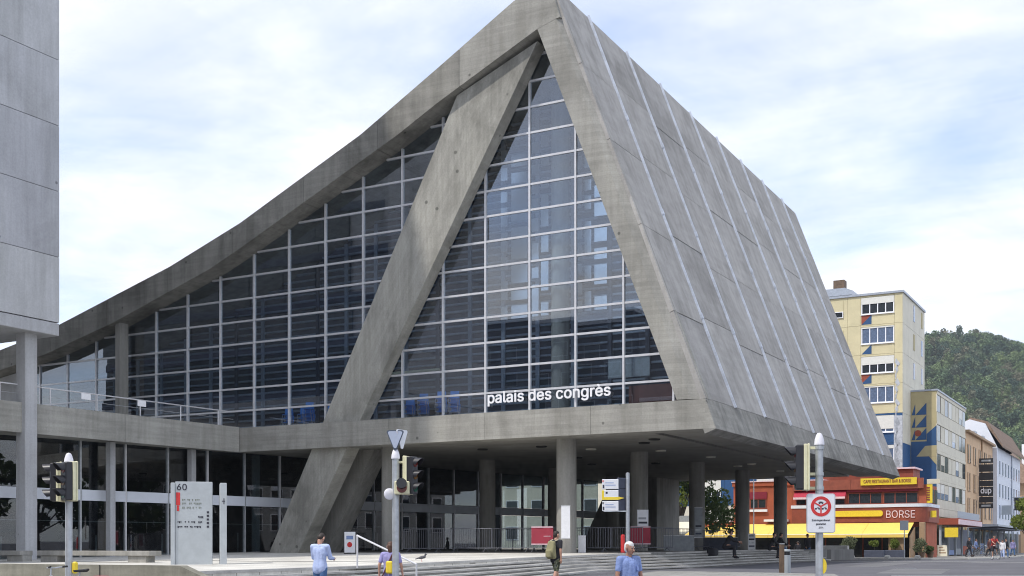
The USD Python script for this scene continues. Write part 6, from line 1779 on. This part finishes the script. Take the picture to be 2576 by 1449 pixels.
loc, h = stand(1398, 38, 1333)
hd_ = TOCAM + math.pi - 0.75
pt, pi_ = person('person with an olive backpack in black shirt and camouflage shorts walking away', loc, hd_, h=h, legs=((0.38, 0.15), (-0.22, 0.1)), arms=((0.1, 0.1, 0.55), (-0.15, 0.14, 0.25)), head=(0.1, -0.35), shirt='cloth_black', trousers='camo', shorts=True, hair='hair_dark')
u_ = pi_['up']; R_ = pi_['R']
t = thing('backpack', 'olive backpack with pale straps on the walker at the steps', 'backpack', loc, hd_)
obj('bag', to_tm(H([sph(R_(u_(z_, y=y_, x=x_)), r2) for z_, y_, x_, r2 in ((0.44, 0.08, -0.2, 0.06), (0.44, -0.08, -0.2, 0.06), (0.0, 0.11, -0.2, 0.07), (0.0, -0.11, -0.2, 0.07), (0.15, 0.1, -0.29, 0.06), (0.15, -0.1, -0.29, 0.06))]), 0.05, 2), M['bag_olive'], t, smooth=True)
obj('front_pocket', to_tm(H([sph(R_(u_(z_, y=y_, x=-0.34)), 0.045) for z_ in (0.02, 0.18) for y_ in (-0.07, 0.07)])), M['bag_olive'], t, smooth=True)
for s_ in (-1, 1):
    obj('strap', [beam(R_(u_(0.5, y=s_ * 0.1, x=-0.14)), R_(u_(0.54, y=s_ * 0.11, x=0.0)), 0.05, 0.02), beam(R_(u_(0.54, y=s_ * 0.11, x=0.0)), R_(u_(0.36, y=s_ * 0.12, x=0.135)), 0.05, 0.02)], M['strap'], t)

loc, h = stand(1581, 20.5, 1357)
person('elderly person with white hair in a blue short sleeved shirt walking towards the right', loc, TOCAM + 0.55, h=h, legs=((0.25, 0.05), (-0.2, 0.1)), arms=((0.1, 0.2, 0.25), (0.02, 0.2, 0.2)), head=(0.12, 0.25), shirt='shirt_blue', trousers='cloth_black', hair='hair_grey', skin='skin_tan', fat=0.2, collar=True, res=0.02)

# people farther off
x, y = P(1822, 57.2)
e_ = float(np.interp(y, [p[1] for p in EDGE], [p[0] for p in EDGE]))
x = e_ + 0.75
person('person in dark clothes sitting bent forward on the steps', (x, y, ground_at(x + 0.25, y) - 0.02), 0.15, h=1.7, legs=((1.25, 1.2), (1.4, 1.45)), arms=((0.3, 0.1, 0.5), (0.35, 0.1, 0.6)), lean=0.45, head=(0.5, 0.0), shirt='cloth_black', trousers='cloth_black', long_sleeve=True, res=0.05)
t = thing('rucksack', 'dark bag lying on the steps behind the sitting person', 'bag', (x - 0.35, y - 0.9, ground_at(x - 0.3, y) + 0.0))
obj('body', to_tm(H([sph((a_, b_, c_), 0.1) for a_ in (-0.1, 0.12) for b_ in (-0.2, 0.2) for c_ in (0.1, 0.26)])), M['cloth_black'], t, smooth=True)
obj('handle', torus(0.07, 0.012, (0, 0, 0.37), 12, 5), M['cloth_black'], t)
for px, dd, lab, sh_, ps in [(1938, 63.2, 'person in black sitting on the steps beside the last column, left of a pair', 'cloth_black', 0.2), (1955, 64.3, 'person in black sitting on the steps beside the last column, right of a pair', 'cloth_black', 0.5)]:
    x, y = P(px, dd)
    e_ = float(np.interp(y, [p[1] for p in EDGE], [p[0] for p in EDGE]))
    person(lab, (x, y, ground_at(x, y) - 0.1), ps, h=1.7, legs=((1.3, 1.35), (1.35, 1.45)), arms=((0.2, 0.1, 0.6), (0.25, 0.1, 0.55)), lean=0.35, head=(0.35, 0.2), shirt=sh_, trousers='jeans' if px > 1940 else 'cloth_black', long_sleeve=True, res=0.06)
x, y = P(2031, 77)
person('person in dark top and jeans walking beside the restaurant terrace', (x, y, float(road(y))), TOCAM + 0.3, h=1.72, legs=((0.3, 0.05), (-0.28, 0.2)), arms=((-0.2, 0.1, 0.2), (0.25, 0.1, 0.2)), shirt='cloth_black', long_sleeve=True, trousers='jeans', shoes='cloth_white', res=0.05)
x, y = P(2008, 99)
person('person in dark clothes sitting under the yellow awning', (x, y, float(road(y)) + 0.1), 2.2, h=1.7, legs=((1.4, 1.4), (1.4, 1.4)), arms=((0.5, 0.1, 0.9), (0.5, 0.1, 0.9)), shirt='cloth_black', trousers='cloth_black', long_sleeve=True, res=0.08)
x, y = P(2503, 90)
cz = float(road(y))
hd_ = TOCAM + 0.05
pt, _ = person('cyclist in a red top riding towards the crossing', (x - 0.28 * math.cos(hd_), y - 0.28 * math.sin(hd_), cz + 0.14), hd_, h=1.75, legs=((0.95, 0.85), (0.35, 0.45)), arms=((0.55, 0.04, 0.3), (0.55, 0.04, 0.3)), lean=0.3, shirt='cloth_red', trousers='cloth_black', shorts=True, res=0.05, shoes='cloth_white')
bicycle('dark bicycle ridden by the cyclist in red', (x, y, cz), hd_, M['black'], False)
for px, dd, lab, sh_, tr_ in [(2522, 104, 'person in a white shirt and pale trousers walking behind the cyclist', 'cloth_white', 'shirt_pale_blue'), (2530, 108, 'person in dark clothes walking right behind the cyclist', 'cloth_black', 'jeans'),
                              (2488, 112, 'person in brown top under the grey canopy', 'leather', 'cloth_black'), (2455, 115, 'person in blue jacket by the shop windows under the canopy', 'shirt_blue', 'cloth_black'),
                              (2548, 120, 'person in violet walking far down the street', 'shirt_violet', 'jeans'), (2438, 108, 'person in black standing beside the shop pillar', 'cloth_black', 'cloth_black')]:
    x, y = P(px, dd)
    x = max(x, -17.4) if dd > 106 else x
    person(lab, (x, y, float(road(y)) + (0.1 if x < -13.2 else 0.0)), TOCAM + rng.uniform(-1, 1), h=rng.uniform(1.62, 1.8), legs=((0.25, 0.1), (-0.25, 0.15)), arms=((0.2, 0.1, 0.3), (-0.2, 0.1, 0.3)), shirt=sh_, trousers=tr_, long_sleeve=True, res=0.08)


# parked bicycles along the shops
for px, dd, a_, lab in [(2446, 112, 0.9, 'dark bicycle parked by the shops, left of the people under the canopy'), (2462, 113, 1.1, 'dark bicycle parked by the shops between the people under the canopy'), (2476, 115, 0.8, 'dark bicycle parked by the shops next to the cyclist')]:
    x, y = P(px, dd)
    x = max(x, -17.0)
    bicycle(lab, (x, y, float(road(y)) + 0.1), a_, M['black'], False)

# ------------------------------------------------------------------ air
air = usdkit.material(stage, '/World/Looks/air', {'v': ('principled_volume', {'color': (0.88, 0.93, 1.0), 'density': 0.0001, 'anisotropy': 0.2})}, [], volume='v.volume')
obj('haze', bx(-800, 1450, -330, 1650, -4.0, 228.0), air, kind='stuff')
